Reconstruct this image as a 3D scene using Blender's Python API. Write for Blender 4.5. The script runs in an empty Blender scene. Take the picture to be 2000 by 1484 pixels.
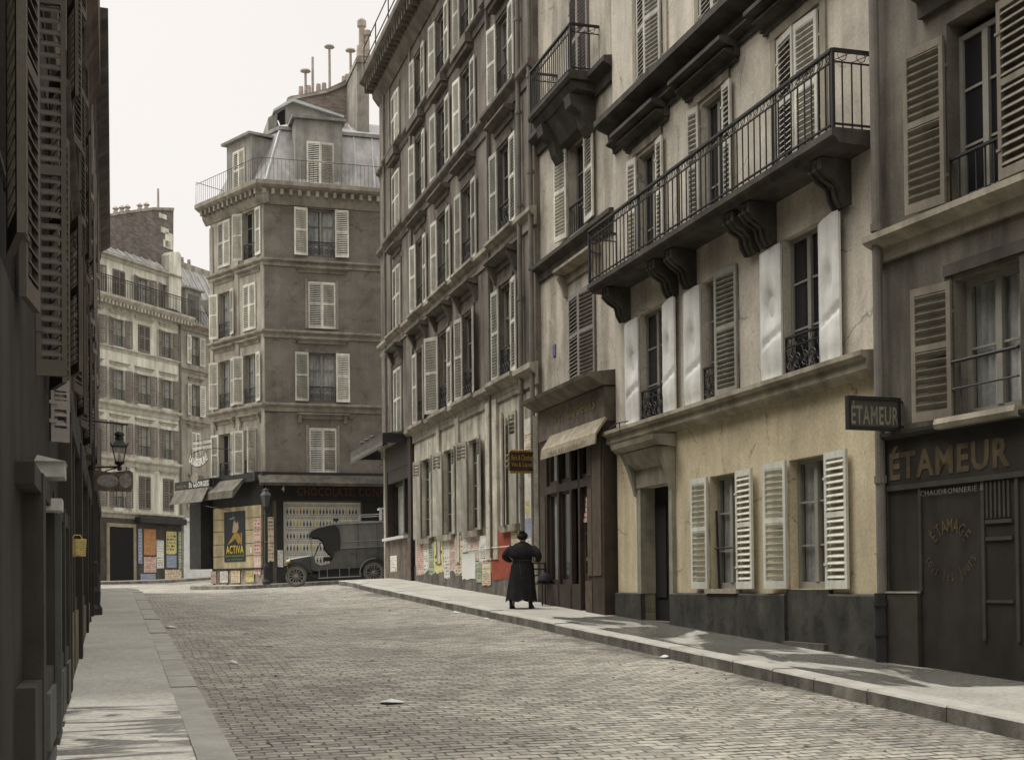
import bpy, math, random
from mathutils import Matrix, Vector
R = math.radians
random.seed(7)
scn = bpy.context.scene
COL = scn.collection
CAMZ = 1.54
# ---------------------------------------------------------------- camera
F_PX = 2600.0
PITCH = R(1.0); ROLL = -0.010
CYP = 1142 - F_PX*math.tan(PITCH)
camd = bpy.data.cameras.new("camera"); cam = bpy.data.objects.new("camera", camd); COL.objects.link(cam)
camd.sensor_fit = 'HORIZONTAL'; camd.sensor_width = 36; camd.lens = 36*F_PX/2000
camd.shift_y = (CYP-742)/2000
camd.clip_start = .05; camd.clip_end = 2000
RC = Matrix.Rotation(R(90)+PITCH, 4, 'X') @ Matrix.Rotation(ROLL, 4, 'Z')
cam.matrix_world = Matrix.Translation((0, 0, CAMZ)) @ RC
scn.camera = cam
def ray(px, py):
    d = RC.to_3x3() @ Vector(((px-1000)/F_PX, -(py-CYP)/F_PX, -1))
    return d
# ---------------------------------------------------------------- frames
class Fr:
    """a facade frame: local x along the wall (to the right when facing it), y into the building, z up"""
    def __init__(s, ox, oy, ang):
        s.o = Vector((ox, oy, 0)); s.a = ang
        s.x = Vector((math.cos(ang), math.sin(ang), 0)); s.y = Vector((-math.sin(ang), math.cos(ang), 0))
        s.m = Matrix.Translation(s.o) @ Matrix.Rotation(ang, 4, 'Z')
    def hit(s, px, py, off=0.0):
        d = ray(px, py); c = Vector((0, 0, CAMZ))
        n = s.y; t = ((s.o + n*off) - c).dot(n)/d.dot(n)
        p = c + d*t - s.o
        return p.dot(s.x), p.z
    def u(s, px, py=900, off=0.0): return s.hit(px, py, off)[0]
    def z(s, px, py, off=0.0): return s.hit(px, py, off)[1]
    def w(s, u, v, z=0.0): 
        p = s.o + s.x*u + s.y*v; return Vector((p.x, p.y, z))
dv = ray(222, 1149); STA = math.atan2(dv.y, dv.x) - R(90)      # street direction angle
ST = Fr(0, 0, STA)                 # x = r (to the right), y = s (up the street)
RW = 8.84
RF = Fr(*(ST.w(RW, 0).to_2d()), STA-R(90))     # right hand facades: u = -s
LF = Fr(*(ST.w(-.50, 0).to_2d()), STA+R(90))   # left hand facades: u = s
def sstep(a, b, x):
    t = min(1, max(0, (x-a)/(b-a))); return t*t*(3-2*t)
def ground(r, s):
    k = sstep(38, 47, s); b = .0424*(s*(1-k) + 42.4*k)
    b += .02*max(0, min(s, 110)-54)
    b += .045*(min(max(r, 3), 13)-8.8)*sstep(14, 43, s)*(1 if r < 8.8 else .6)
    return b
def gw(x, y):
    p = Vector((x, y, 0)); return ground(p.dot(ST.x), p.dot(ST.y))
# ---------------------------------------------------------------- materials
def lin(h):
    v = [int(h[i:i+2], 16)/255 for i in (0, 2, 4)]
    return tuple(((c+.055)/1.055)**2.4 if c > .04045 else c/12.92 for c in v)
MC = {}
def N(nt, t, **k):
    n = nt.nodes.new(t)
    for a, b in k.items(): setattr(n, a, b)
    return n
def mat(name, col, rough=.85, var=.25, scale=1.5, bump=.15, streak=0., spec=.3, metal=0., fine=.20, vary=0., patch=0., blocks=None, brick=None, hue=None):
    """procedural surface: large blotches, fine grain, optional downward streaks, optional masonry joints"""
    if name in MC: return MC[name]
    m = bpy.data.materials.new(name); MC[name] = m; m.use_nodes = True
    nt = m.node_tree; L = nt.links; b = nt.nodes['Principled BSDF']
    b.inputs['Roughness'].default_value = rough; b.inputs['Specular IOR Level'].default_value = spec
    b.inputs['Metallic'].default_value = metal
    tc = N(nt, 'ShaderNodeTexCoord')
    n1 = N(nt, 'ShaderNodeTexNoise'); n1.inputs['Scale'].default_value = scale; n1.inputs['Detail'].default_value = 7; n1.inputs['Roughness'].default_value = .65
    L.new(tc.outputs['Object'], n1.inputs['Vector'])
    n2 = N(nt, 'ShaderNodeTexNoise'); n2.inputs['Scale'].default_value = scale*24; n2.inputs['Detail'].default_value = 4; n2.inputs['Roughness'].default_value = .8
    L.new(tc.outputs['Object'], n2.inputs['Vector'])
    def mr(src, lo, hi, a=.3, c=.7):
        r = N(nt, 'ShaderNodeMapRange'); r.inputs['From Min'].default_value = a; r.inputs['From Max'].default_value = c
        r.inputs['To Min'].default_value = lo; r.inputs['To Max'].default_value = hi; L.new(src, r.inputs['Value']); return r.outputs['Result']
    def mul(a, c):
        q = N(nt, 'ShaderNodeMath', operation='MULTIPLY'); L.new(a, q.inputs[0]); L.new(c, q.inputs[1]); return q.outputs[0]
    f = mul(mr(n1.outputs['Fac'], 1-var, 1+var), mr(n2.outputs['Fac'], 1-fine, 1+fine))
    h = n2.outputs['Fac']
    if patch:                                      # old repairs and scabs with an outline of their own
        n6 = N(nt, 'ShaderNodeTexNoise'); n6.inputs['Scale'].default_value = scale*1.3; n6.inputs['Detail'].default_value = 9; n6.inputs['Roughness'].default_value = .62; n6.inputs['Distortion'].default_value = .6
        L.new(tc.outputs['Object'], n6.inputs['Vector']); f = mul(f, mr(n6.outputs['Fac'], 1, 1-patch, .56, .585)); f = mul(f, mr(n6.outputs['Fac'], 1+patch*.8, 1, .37, .39))
    if patch:                                      # hairline cracks, broken up by the blotches
        vo = N(nt, 'ShaderNodeTexVoronoi', feature='DISTANCE_TO_EDGE'); vo.inputs['Scale'].default_value = .75
        va = N(nt, 'ShaderNodeVectorMath', operation='ADD'); vb = N(nt, 'ShaderNodeVectorMath', operation='SCALE'); L.new(n1.outputs['Color'], vb.inputs[0]); vb.inputs['Scale'].default_value = .7
        L.new(tc.outputs['Object'], va.inputs[0]); L.new(vb.outputs[0], va.inputs[1]); L.new(va.outputs[0], vo.inputs['Vector'])
        ck = N(nt, 'ShaderNodeMath', operation='ADD'); L.new(vo.outputs['Distance'], ck.inputs[0]); L.new(mr(n6.outputs['Fac'], .03, 0, .44, .52), ck.inputs[1])
        f = mul(f, mr(ck.outputs[0], .55, 1, .003, .012))
    if vary:                                       # each leaf or frame weathered a little differently
        oi = N(nt, 'ShaderNodeObjectInfo'); f = mul(f, mr(oi.outputs['Random'], 1-vary, 1+vary*.5, 0., 1.))
    if streak:
        mp = N(nt, 'ShaderNodeMapping'); mp.inputs['Scale'].default_value = (1.5, 1.5, .22); L.new(tc.outputs['Object'], mp.inputs['Vector'])
        n3 = N(nt, 'ShaderNodeTexNoise'); n3.inputs['Scale'].default_value = 1.6; n3.inputs['Detail'].default_value = 3; n3.inputs['Roughness'].default_value = .6
        L.new(mp.outputs[0], n3.inputs['Vector']); f = mul(f, mr(n3.outputs['Fac'], 1-streak, 1+streak*.4, .38, .62))
    if blocks or brick:
        bw, bh, dk = blocks or brick
        cx = N(nt, 'ShaderNodeSeparateXYZ'); L.new(tc.outputs['Object'], cx.inputs[0])
        ad = N(nt, 'ShaderNodeMath', operation='ADD'); L.new(cx.outputs[0], ad.inputs[0]); L.new(cx.outputs[1], ad.inputs[1])
        cc = N(nt, 'ShaderNodeCombineXYZ'); L.new(ad.outputs[0], cc.inputs[0]); L.new(cx.outputs[2], cc.inputs[1])
        bt = N(nt, 'ShaderNodeTexBrick'); bt.inputs['Scale'].default_value = 1
        bt.inputs['Brick Width'].default_value = bw; bt.inputs['Row Height'].default_value = bh
        bt.inputs['Mortar Size'].default_value = .012 if blocks else .008; bt.inputs['Mortar Smooth'].default_value = .3
        bt.inputs['Color1'].default_value = (1, 1, 1, 1); bt.inputs['Color2'].default_value = (.86, .86, .86, 1) if blocks else (.6, .6, .6, 1)
        bt.inputs['Mortar'].default_value = (dk, dk, dk, 1); L.new(cc.outputs[0], bt.inputs['Vector'])
        f = mul(f, bt.outputs['Color'])
        h2 = N(nt, 'ShaderNodeMath', operation='SUBTRACT'); L.new(h, h2.inputs[0]); L.new(bt.outputs['Fac'], h2.inputs[1]); h = h2.outputs[0]
    mx = N(nt, 'ShaderNodeMix', data_type='RGBA'); mx.inputs['A'].default_value = (*col, 1)
    c2 = hue or tuple(c*q for c, q in zip(col, (.9, .98, 1.02)))
    mx.inputs['B'].default_value = (*c2, 1); L.new(n1.outputs['Fac'], mx.inputs['Factor'])
    vm = N(nt, 'ShaderNodeVectorMath', operation='SCALE'); L.new(mx.outputs['Result'], vm.inputs[0]); L.new(f, vm.inputs['Scale'])
    L.new(vm.outputs[0], b.inputs['Base Color'])
    if bump:
        bp = N(nt, 'ShaderNodeBump'); bp.inputs['Strength'].default_value = bump; bp.inputs['Distance'].default_value = .02
        L.new(h, bp.inputs['Height']); L.new(bp.outputs[0], b.inputs['Normal'])
    return m
def glass(name, col, alpha, rough=.18):
    if name in MC: return MC[name]
    m = bpy.data.materials.new(name); MC[name] = m; m.use_nodes = True; nt = m.node_tree; b = nt.nodes['Principled BSDF']
    b.inputs['Base Color'].default_value = (*col, 1); b.inputs['Roughness'].default_value = rough; b.inputs['Alpha'].default_value = alpha
    b.inputs['Specular IOR Level'].default_value = .3
    tc = N(nt, 'ShaderNodeTexCoord'); n1 = N(nt, 'ShaderNodeTexNoise'); n1.inputs['Scale'].default_value = 1.6; nt.links.new(tc.outputs['Object'], n1.inputs['Vector'])
    bp = N(nt, 'ShaderNodeBump'); bp.inputs['Strength'].default_value = .25; bp.inputs['Distance'].default_value = .05
    nt.links.new(n1.outputs['Fac'], bp.inputs['Height']); nt.links.new(bp.outputs[0], b.inputs['Normal'])
    return m
def printed(name, paper, ink, rows=14., dens=.5, ink2=None, sx=22.):
    """paper with lines of print: blocks of ink broken by noise, in the sheet's own coordinates (0..1)"""
    if name in MC: return MC[name]
    m = bpy.data.materials.new(name); MC[name] = m; m.use_nodes = True; nt = m.node_tree; L = nt.links; b = nt.nodes['Principled BSDF']
    b.inputs['Roughness'].default_value = .9; b.inputs['Specular IOR Level'].default_value = .15
    tc = N(nt, 'ShaderNodeTexCoord'); sp = N(nt, 'ShaderNodeSeparateXYZ'); L.new(tc.outputs['Generated'], sp.inputs[0])
    def m_(op, a, c, d=None):
        q = N(nt, 'ShaderNodeMath', operation=op)
        for i, v in enumerate((a, c)):
            if isinstance(v, (int, float)): q.inputs[i].default_value = v
            else: L.new(v, q.inputs[i])
        return q.outputs[0]
    zr = m_('MULTIPLY', sp.outputs[2], rows); row = m_('FLOOR', zr, 0); fr = m_('FRACT', zr, 0)
    cc = N(nt, 'ShaderNodeCombineXYZ'); L.new(m_('MULTIPLY', sp.outputs[0], sx), cc.inputs[0]); L.new(m_('MULTIPLY', row, 3.7), cc.inputs[1])
    oi = N(nt, 'ShaderNodeObjectInfo'); L.new(m_('MULTIPLY', oi.outputs['Random'], 40.), cc.inputs[2])
    no = N(nt, 'ShaderNodeTexNoise'); no.inputs['Scale'].default_value = 1; no.inputs['Detail'].default_value = 1; L.new(cc.outputs[0], no.inputs['Vector'])
    wn = N(nt, 'ShaderNodeTexWhiteNoise', noise_dimensions='2D'); c3 = N(nt, 'ShaderNodeCombineXYZ'); L.new(row, c3.inputs[0]); L.new(m_('MULTIPLY', oi.outputs['Random'], 9.), c3.inputs[1]); L.new(c3.outputs[0], wn.inputs['Vector'])
    on = m_('GREATER_THAN', no.outputs['Fac'], 1-dens)
    inrow = m_('MULTIPLY', m_('GREATER_THAN', fr, .22), m_('LESS_THAN', fr, .8))
    ed = m_('MULTIPLY', m_('GREATER_THAN', sp.outputs[0], .07), m_('LESS_THAN', sp.outputs[0], .93))
    k = m_('MULTIPLY', m_('MULTIPLY', on, inrow), m_('MULTIPLY', ed, m_('GREATER_THAN', wn.outputs['Value'], .25)))
    mi = N(nt, 'ShaderNodeMix', data_type='RGBA'); mi.inputs['A'].default_value = (*ink, 1); mi.inputs['B'].default_value = (*(ink2 or ink), 1)
    L.new(m_('GREATER_THAN', wn.outputs['Value'], .72), mi.inputs['Factor'])
    n5 = N(nt, 'ShaderNodeTexNoise'); n5.inputs['Scale'].default_value = 5; n5.inputs['Detail'].default_value = 5; L.new(tc.outputs['Object'], n5.inputs['Vector'])
    vm = N(nt, 'ShaderNodeVectorMath', operation='SCALE'); vm.inputs[0].default_value = paper
    r = N(nt, 'ShaderNodeMapRange'); r.inputs['From Min'].default_value = .3; r.inputs['From Max'].default_value = .7; r.inputs['To Min'].default_value = .72; r.inputs['To Max'].default_value = 1.1
    L.new(n5.outputs['Fac'], r.inputs['Value']); L.new(r.outputs[0], vm.inputs['Scale'])
    mx = N(nt, 'ShaderNodeMix', data_type='RGBA'); L.new(k, mx.inputs['Factor']); L.new(vm.outputs[0], mx.inputs['A']); L.new(mi.outputs['Result'], mx.inputs['B'])
    L.new(mx.outputs['Result'], b.inputs['Base Color'])
    return m
# ---------------------------------------------------------------- mesh builder
_txt = {}
def text_geo(body, bold=0.0):
    k = (body, bold)
    if k in _txt: return _txt[k]
    cu = bpy.data.curves.new('t', 'FONT'); cu.body = body; cu.size = 1; cu.offset = bold; cu.resolution_u = 2; cu.space_character = 1.12; cu.extrude = .02
    ob = bpy.data.objects.new('t', cu); COL.objects.link(ob)
    dg = bpy.context.evaluated_depsgraph_get(); me = bpy.data.meshes.new_from_object(ob.evaluated_get(dg))
    v = [tuple(p.co) for p in me.vertices]; f = [tuple(p.vertices) for p in me.polygons]
    bpy.data.objects.remove(ob); bpy.data.curves.remove(cu); bpy.data.meshes.remove(me)
    _txt[k] = (v, f); return v, f
class MB:
    def __init__(s, M=None): s.v = []; s.f = []; s.M = M or Matrix.Identity(4); s.pc = []
    def add(s, vs, fs, M=None):
        o = len(s.v); T = s.M @ M if M is not None else s.M; s.pc.append((o, o+len(vs), len(s.f), len(s.f)+len(fs)))
        s.v += [tuple(T @ Vector(p)) for p in vs]; s.f += [tuple(i+o for i in f) for f in fs]; return s
    def box(s, x0, x1, y0, y1, z0, z1, M=None):
        return s.add([(x0,y0,z0),(x1,y0,z0),(x1,y1,z0),(x0,y1,z0),(x0,y0,z1),(x1,y0,z1),(x1,y1,z1),(x0,y1,z1)],
              [(0,3,2,1),(4,5,6,7),(0,1,5,4),(1,2,6,5),(2,3,7,6),(3,0,4,7)], M)
    def prism(s, prof, u0, u1, M=None):
        """profile [(y,z)] extruded along x"""
        n = len(prof)
        return s.add([(u0, y, z) for y, z in prof]+[(u1, y, z) for y, z in prof],
              [tuple(range(n)), tuple(range(2*n-1, n-1, -1))]+[(i, i+n, (i+1)%n+n, (i+1)%n) for i in range(n)], M)
    def poly(s, pts, y0, y1, M=None):
        """outline [(x,z)] given thickness in y"""
        n = len(pts)
        return s.add([(x, y0, z) for x, z in pts]+[(x, y1, z) for x, z in pts],
              [tuple(range(n)), tuple(range(2*n-1, n-1, -1))]+[(i, i+n, (i+1)%n+n, (i+1)%n) for i in range(n)], M)
    def quad(s, a, b, c, d): return s.add([a, b, c, d], [(0, 1, 2, 3)])
    def tube(s, pts, r, n=6, cap=True, M=None):
        pts = [Vector(p) for p in pts]; vs = []; fs = []
        for i, p in enumerate(pts):
            d = (pts[min(i+1, len(pts)-1)]-pts[max(i-1, 0)]).normalized()
            a = d.cross(Vector((0, 0, 1)))
            if a.length < .05: a = d.cross(Vector((0, 1, 0)))
            a.normalize(); b = d.cross(a); rr = r[i] if isinstance(r, (list, tuple)) else r
            for k in range(n):
                t = 2*math.pi*k/n; vs.append(tuple(p + a*math.cos(t)*rr + b*math.sin(t)*rr))
        for i in range(len(pts)-1):
            for k in range(n): fs.append((i*n+k, i*n+(k+1)%n, (i+1)*n+(k+1)%n, (i+1)*n+k))
        if cap: fs += [tuple(range(n-1, -1, -1)), tuple(range((len(pts)-1)*n, len(pts)*n))]
        return s.add(vs, fs, M)
    def lathe(s, prof, n=10, M=None):
        vs = []; fs = []
        for r, z in prof:
            for k in range(n): t = 2*math.pi*k/n; vs.append((r*math.cos(t), r*math.sin(t), z))
        for i in range(len(prof)-1):
            for k in range(n): fs.append((i*n+k, i*n+(k+1)%n, (i+1)*n+(k+1)%n, (i+1)*n+k))
        fs += [tuple(range(n-1, -1, -1)), tuple(range((len(prof)-1)*n, len(prof)*n))]
        return s.add(vs, fs, M)
    def loft(s, rings, M=None, cap=True):
        n = len(rings[0]); vs = [p for r in rings for p in r]; fs = []
        for i in range(len(rings)-1):
            for k in range(n): fs.append((i*n+k, i*n+(k+1)%n, (i+1)*n+(k+1)%n, (i+1)*n+k))
        if cap: fs += [tuple(range(n-1, -1, -1)), tuple(range((len(rings)-1)*n, len(rings)*n))]
        return s.add(vs, fs, M)
    def text(s, body, x0, x1, z0, z1, y, bold=.0, M=None):
        """letters facing -y, stretched to the given rectangle"""
        v, f = text_geo(body, bold)
        a = min(p[0] for p in v); b = max(p[0] for p in v); c = min(p[1] for p in v); d = max(p[1] for p in v)
        kx = (x1-x0)/(b-a); kz = (z1-z0)/(d-c)
        return s.add([(x0+(p[0]-a)*kx, y - p[2]*.06, z0+(p[1]-c)*kz) for p in v], f, M)
    def arc_text(s, body, cx, cz, rad, a0, a1, h, y, up=True, bold=.02, wk=.62):
        n = len(body)
        for i, ch in enumerate(body):
            if ch == ' ': continue
            t = R(a0+(a1-a0)*(i+.5)/n); x = cx+rad*math.sin(t); z = cz+rad*math.cos(t)*(1 if up else -1)
            M = Matrix.Translation((x, 0, z)) @ Matrix.Rotation(t if up else -t, 4, 'Y')
            v, f = text_geo(ch, bold); k = h/.73; mx = (min(p[0] for p in v)+max(p[0] for p in v))/2
            s.add([((p[0]-mx)*k*wk, y-p[2]*.06, p[1]*k-h/2) for p in v], f, M)
    def grid_wall(s, u0, u1, z0, z1, ops, depth=.24, y=0.0, zbot=None):
        us = sorted(set([u0, u1]+[min(max(a, u0), u1) for o in ops for a in o[:2]]))
        zs = sorted(set([z0, z1]+[min(max(a, z0), z1) for o in ops for a in o[2:4]]))
        for i in range(len(us)-1):
            for j in range(len(zs)-1):
                cu = (us[i]+us[i+1])/2; cz = (zs[j]+zs[j+1])/2
                if any(o[0] < cu < o[1] and o[2] < cz < o[3] for o in ops): continue
                s.quad((us[i], y, zs[j]), (us[i+1], y, zs[j]), (us[i+1], y, zs[j+1]), (us[i], y, zs[j+1]))
        for a, b, c, d in [o[:4] for o in ops]:
            e = y+depth
            s.quad((a, y, c), (a, e, c), (a, e, d), (a, y, d)); s.quad((b, e, c), (b, y, c), (b, y, d), (b, e, d))
            s.quad((a, y, d), (a, e, d), (b, e, d), (b, y, d)); s.quad((a, e, c), (a, y, c), (b, y, c), (b, e, c))
        return s
    def build(s, name, m, parent=None, M=None, smooth=False, split=False):
        if split:                                   # one object for every group of touching pieces
            bb = []
            for a, b, _, _ in s.pc:
                q = s.v[a:b]; bb.append([min(p[i] for p in q)-.012 for i in (0, 1, 2)]+[max(p[i] for p in q)+.012 for i in (0, 1, 2)])
            n = len(bb); par = list(range(n))
            def find(i):
                while par[i] != i: i = par[i]
                return i
            for i in range(n):
                for j in range(i):
                    if all(bb[i][k] < bb[j][k+3] and bb[j][k] < bb[i][k+3] for k in (0, 1, 2)): par[find(i)] = find(j)
            gr = {}
            for i in range(n): gr.setdefault(find(i), []).append(i)
            if len(gr) > 1:
                out = []
                for g in gr.values():
                    c = MB()
                    for i in g:
                        a, b, fa, fb = s.pc[i]; c.add(s.v[a:b], [tuple(x-a for x in f) for f in s.f[fa:fb]])
                    out.append(c.build(name, m, parent, M, smooth))
                return out[0]
        me = bpy.data.meshes.new(name); me.from_pydata(s.v, [], s.f); me.materials.append(m)
        if smooth: me.polygons.foreach_set('use_smooth', [True]*len(me.polygons))
        me.update()
        o = bpy.data.objects.new(name, me); COL.objects.link(o)
        if parent: o.parent = parent
        if M is not None: o.matrix_local = M
        return o
def tag(o, label=None, cat=None, group=None, kind=None):
    if label: o['label'] = label
    if cat: o['category'] = cat
    if group: o['group'] = group
    if kind: o['kind'] = kind
    return o
def empty(name, M, label=None, cat=None, group=None):
    o = bpy.data.objects.new(name, None); COL.objects.link(o); o.matrix_world = M; o.empty_display_size = .3
    return tag(o, label, cat, group)
def inst(name, me, parent, M):
    o = bpy.data.objects.new(name, me); COL.objects.link(o); o.parent = parent; o.matrix_local = M; return o
TR = Matrix.Translation
def RZ(a): return Matrix.Rotation(a, 4, 'Z')
def RX(a): return Matrix.Rotation(a, 4, 'X')
def RY(a): return Matrix.Rotation(a, 4, 'Y')
# ---------------------------------------------------------------- palette
iron = mat('iron', (.022, .021, .02), rough=.55, var=.3, spec=.4, bump=.05)
shut_l = mat('shutter_paint', (.64, .60, .51), rough=.75, vary=.28, var=.22, scale=3, streak=.25, bump=.05)
shut_d = mat('shutter_brown', (.23, .20, .175), rough=.8, var=.2, scale=3, bump=.05)
shut_far = mat('shutter_grey', (.17, .14, .12), rough=.8, var=.2, scale=3, bump=.05)
shut_k = mat('shutter_dark', (.10, .085, .065), rough=.8, var=.2, scale=3, bump=.05)
frame_m = mat('window_paint', (.26, .24, .20), rough=.7, var=.15, scale=3, bump=.03)
pane_m = glass('pane', (.018, .018, .02), 1.0)
pane_a = glass('pane_clear', (.02, .02, .022), .22)
curt = mat('curtain', (.55, .54, .50), rough=.95, var=.25, scale=6, bump=.4, streak=.4)
zinc = mat('zinc', (.25, .235, .215), rough=.55, var=.25, scale=1.2, streak=.3, spec=.4, bump=.05)
pipe_m = mat('pipe_paint', (.17, .15, .125), rough=.7, var=.25, scale=2, bump=.05)
black_in = mat('interior', (.012, .011, .01), rough=1, var=.1, bump=0)
clay = mat('clay', (.16, .12, .10), rough=.9, var=.25, scale=4)
# ---------------------------------------------------------------- reusable pieces
_leaf = {}
RJ = random.Random(11)
def leaf_mesh(w, h, m, kind='louvre', sp=.075):
    k = (round(w, 2), round(h, 2), m.name, kind, sp)
    if k in _leaf: return _leaf[k]
    b = MB(); t = .018; st = min(.06, w*.17)
    if kind == 'plain':
        b.box(0, w, -t, t, 0, h)
        for q in (.18, .5, .82): b.box(.03, w-.03, -t-.012, -t, h*q-.04, h*q+.04)
    elif kind == 'top':                                  # solid below, louvres at the head
        z0 = h*.80; b.box(0, w, -t, t, 0, z0); b.box(0, st, -t, t, z0, h); b.box(w-st, w, -t, t, z0, h); b.box(st, w-st, -t, t, h-.08, h)
        n = int((h-.08-z0)/.09)
        for i in range(n):
            z = z0+.05+i*.09; b.add([(st, -.03, z), (w-st, -.03, z), (w-st, .025, z+.035), (st, .025, z+.035), (st, -.03, z+.012), (w-st, -.03, z+.012), (w-st, .025, z+.047), (st, .025, z+.047)],
                  [(0, 3, 2, 1), (4, 5, 6, 7), (0, 1, 5, 4), (2, 3, 7, 6)])
        b.box(.06, w-.06, -t-.008, -t, h*.1, h*.42); b.box(.06, w-.06, -t-.008, -t, h*.48, h*.74)
    else:
        b.box(0, st, -t, t, 0, h); b.box(w-st, w, -t, t, 0, h)
        for a, c in ((0, .11), (h*.52, h*.52+.07), (h-.09, h)): b.box(st, w-st, -t, t, a, c)
        for a, c in ((.11, h*.52), (h*.52+.07, h-.09)):
            n = max(2, round((c-a)/sp)); d = (c-a)/n
            for i in range(n):
                z = a+(i+.25)*d; q = d*.5
                b.add([(st, -.022, z), (w-st, -.022, z), (w-st, .018, z+q), (st, .018, z+q), (st, -.022, z+.011), (w-st, -.022, z+.011), (w-st, .018, z+q+.011), (st, .018, z+q+.011)],
                      [(0, 3, 2, 1), (4, 5, 6, 7), (0, 1, 5, 4), (2, 3, 7, 6)])
        for z in (.3, h-.35): b.box(-.02, .05, -t-.01, -t, z, z+.03)
    me = bpy.data.meshes.new('shutter'); me.from_pydata(b.v, [], b.f); me.materials.append(m); me.update()
    _leaf[k] = me; return me
_win = {}
def sash(w, h, m, rows=3, mull=1, pane=pane_m):
    k = (round(w, 3), round(h, 3), m.name, rows, mull, pane.name)
    if k in _win: return _win[k]
    b = MB(); e = .06
    b.box(0, e, 0, .07, 0, h); b.box(w-e, w, 0, .07, 0, h); b.box(e, w-e, 0, .07, 0, e*1.6); b.box(e, w-e, 0, .07, h-e, h)
    if mull: b.box(w/2-.045, w/2+.045, -.012, .06, e*1.6, h-e)
    for i in range(1, rows):
        z = h*i/rows; b.box(e, w/2-.045 if mull else w-e, .012, .05, z-.014, z+.014)
        if mull: b.box(w/2+.045, w-e, .012, .05, z-.014, z+.014)
    me = bpy.data.meshes.new('window'); me.from_pydata(b.v, [], b.f); me.materials.append(m); me.update()
    p = bpy.data.meshes.new('pane'); p.from_pydata([(e, .03, e), (w-e, .03, e), (w-e, .03, h-e), (e, .03, h-e)], [], [(0, 1, 2, 3)]); p.materials.append(pane); p.update()
    _win[k] = (me, p); return me, p
_rail = {}
def rail_mesh(w, h, style='scroll', m=iron):
    k = (round(w, 2), round(h, 2), style)
    if k in _rail: return _rail[k]
    b = MB(); b.box(0, w, -.02, .02, h-.03, h); b.box(0, w, -.012, .012, 0, .02)
    if style == 'bars':
        n = max(3, int(w/.13))
        for i in range(n+1): x = w*i/n; b.box(x-.008, x+.008, -.008, .008, .02, h-.03)
    else:
        b.box(0, w, -.01, .01, h*.72, h*.72+.015)
        n = max(2, round(w/.22))
        for i in range(n):
            cx = w*(i+.5)/n; rr = min(w/n*.42, h*.3)
            b.tube([(cx+rr*math.cos(t*.5236), 0, h*.36+rr*1.1*math.sin(t*.5236)) for t in range(13)], .009, 4, cap=False)
            b.tube([(cx+rr*.5*math.cos(t*.785), 0, h*.36+rr*.5*math.sin(t*.785)) for t in range(9)], .008, 4, cap=False)
            b.tube([(cx-rr, 0, .03), (cx, 0, h*.36), (cx+rr, 0, h*.7)], .007, 4); b.tube([(cx+rr, 0, .03), (cx, 0, h*.36), (cx-rr, 0, h*.7)], .007, 4)
            b.tube([(cx+.06*math.cos(t*.785), 0, h*.86+.05*math.sin(t*.785)) for t in range(9)], .006, 4, cap=False)
        for x in (0, w): b.box(x-.01, x+.01, -.01, .01, 0, h)
    me = bpy.data.meshes.new('guard_rail'); me.from_pydata(b.v, [], b.f); me.materials.append(m); me.update(); _rail[k] = me; return me
_cur = {}
def curtain_mesh(w, h, part):
    k = (round(w, 2), round(h, 2), part)
    if k in _cur: return _cur[k]
    b = MB(); n = 26; segs = [(0, 1)] if part == 'full' else ([(0, .42), (.58, 1)] if part == 'sides' else [(0, .5)])
    for a, c in segs:
        vs = []; 
        for i in range(n+1):
            t = a+(c-a)*i/n
            for j in (0, 1): vs.append((w*t, .02*math.sin(i*1.9)+.01*math.sin(i*4.1), h*j))
        b.add(vs, [(2*i, 2*i+2, 2*i+3, 2*i+1) for i in range(n)])
    me = bpy.data.meshes.new('curtain'); me.from_pydata(b.v, [], b.f); me.materials.append(curt)
    me.polygons.foreach_set('use_smooth', [True]*len(me.polygons)); me.update(); _cur[k] = me; return me
def window(root, u0, u1, z0, z1, F=None, y=0.0, depth=.24, L=180, Rr=180, lw=None, sm=None, kind='louvre', rail=None, rh=.75, rows=3, curtain=None, fm=None, sp=.075, sh=None, pane=None, mull=1):
    """one window: casement with its pane, shutters (angle 0 shut, 180 flat on the wall, None = no leaf), guard rail, curtain"""
    F = F or Matrix.Identity(4); w = u1-u0; h = z1-z0; sm = sm or shut_l; fm = fm or frame_m
    me, p = sash(w, h, fm, rows, mull, pane_a if curtain else (pane or pane_m))
    o = inst('window', me, root, F @ TR((u0, y+depth-.07, z0)))
    inst('pane', p, o, Matrix.Identity(4))
    lw = lw or w/2; a, c = sh or (0, h)
    for ang, side in ((L, 0), (Rr, 1)):
        if ang is None: continue
        if ang > 20: ang = min(178.5, ang+(RJ.uniform(-7, 3) if side == 0 else RJ.uniform(-1, 4)))
        lm = leaf_mesh(lw, c-a, sm, kind, sp)
        hy = -.045 if ang > 8 else -.03
        x = 0 if side == 0 else w
        if ang <= 8: x += .004 if side == 0 else -.004
        rot = -R(ang) if side == 0 else math.pi+R(ang)
        inst('shutter', lm, o, TR((x, -(depth-.07)+hy, a)) @ RZ(rot))
    if rail: inst('guard_rail', rail_mesh(w-.02, rh, rail), o, TR((.01, -(depth-.07)+.02, .0)))
    if curtain: inst('curtain', curtain_mesh(w-.1, h-.1, curtain), o, TR((.05, .09, .05)))
    return o
def cornice(b, u0, u1, z, d, h, y=0.0, M=None, e0=0, e1=0):
    """stepped moulding whose top is at z, projecting d"""
    b.prism([(y+.02, z-h), (y-.05*1, z-h), (y-d*.35, z-h*.72), (y-d*.4, z-h*.45), (y-d*.85, z-h*.3), (y-d, z-h*.22), (y-d, z-.02), (y+.02, z)], u0-e0, u1+e1, M)
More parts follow.
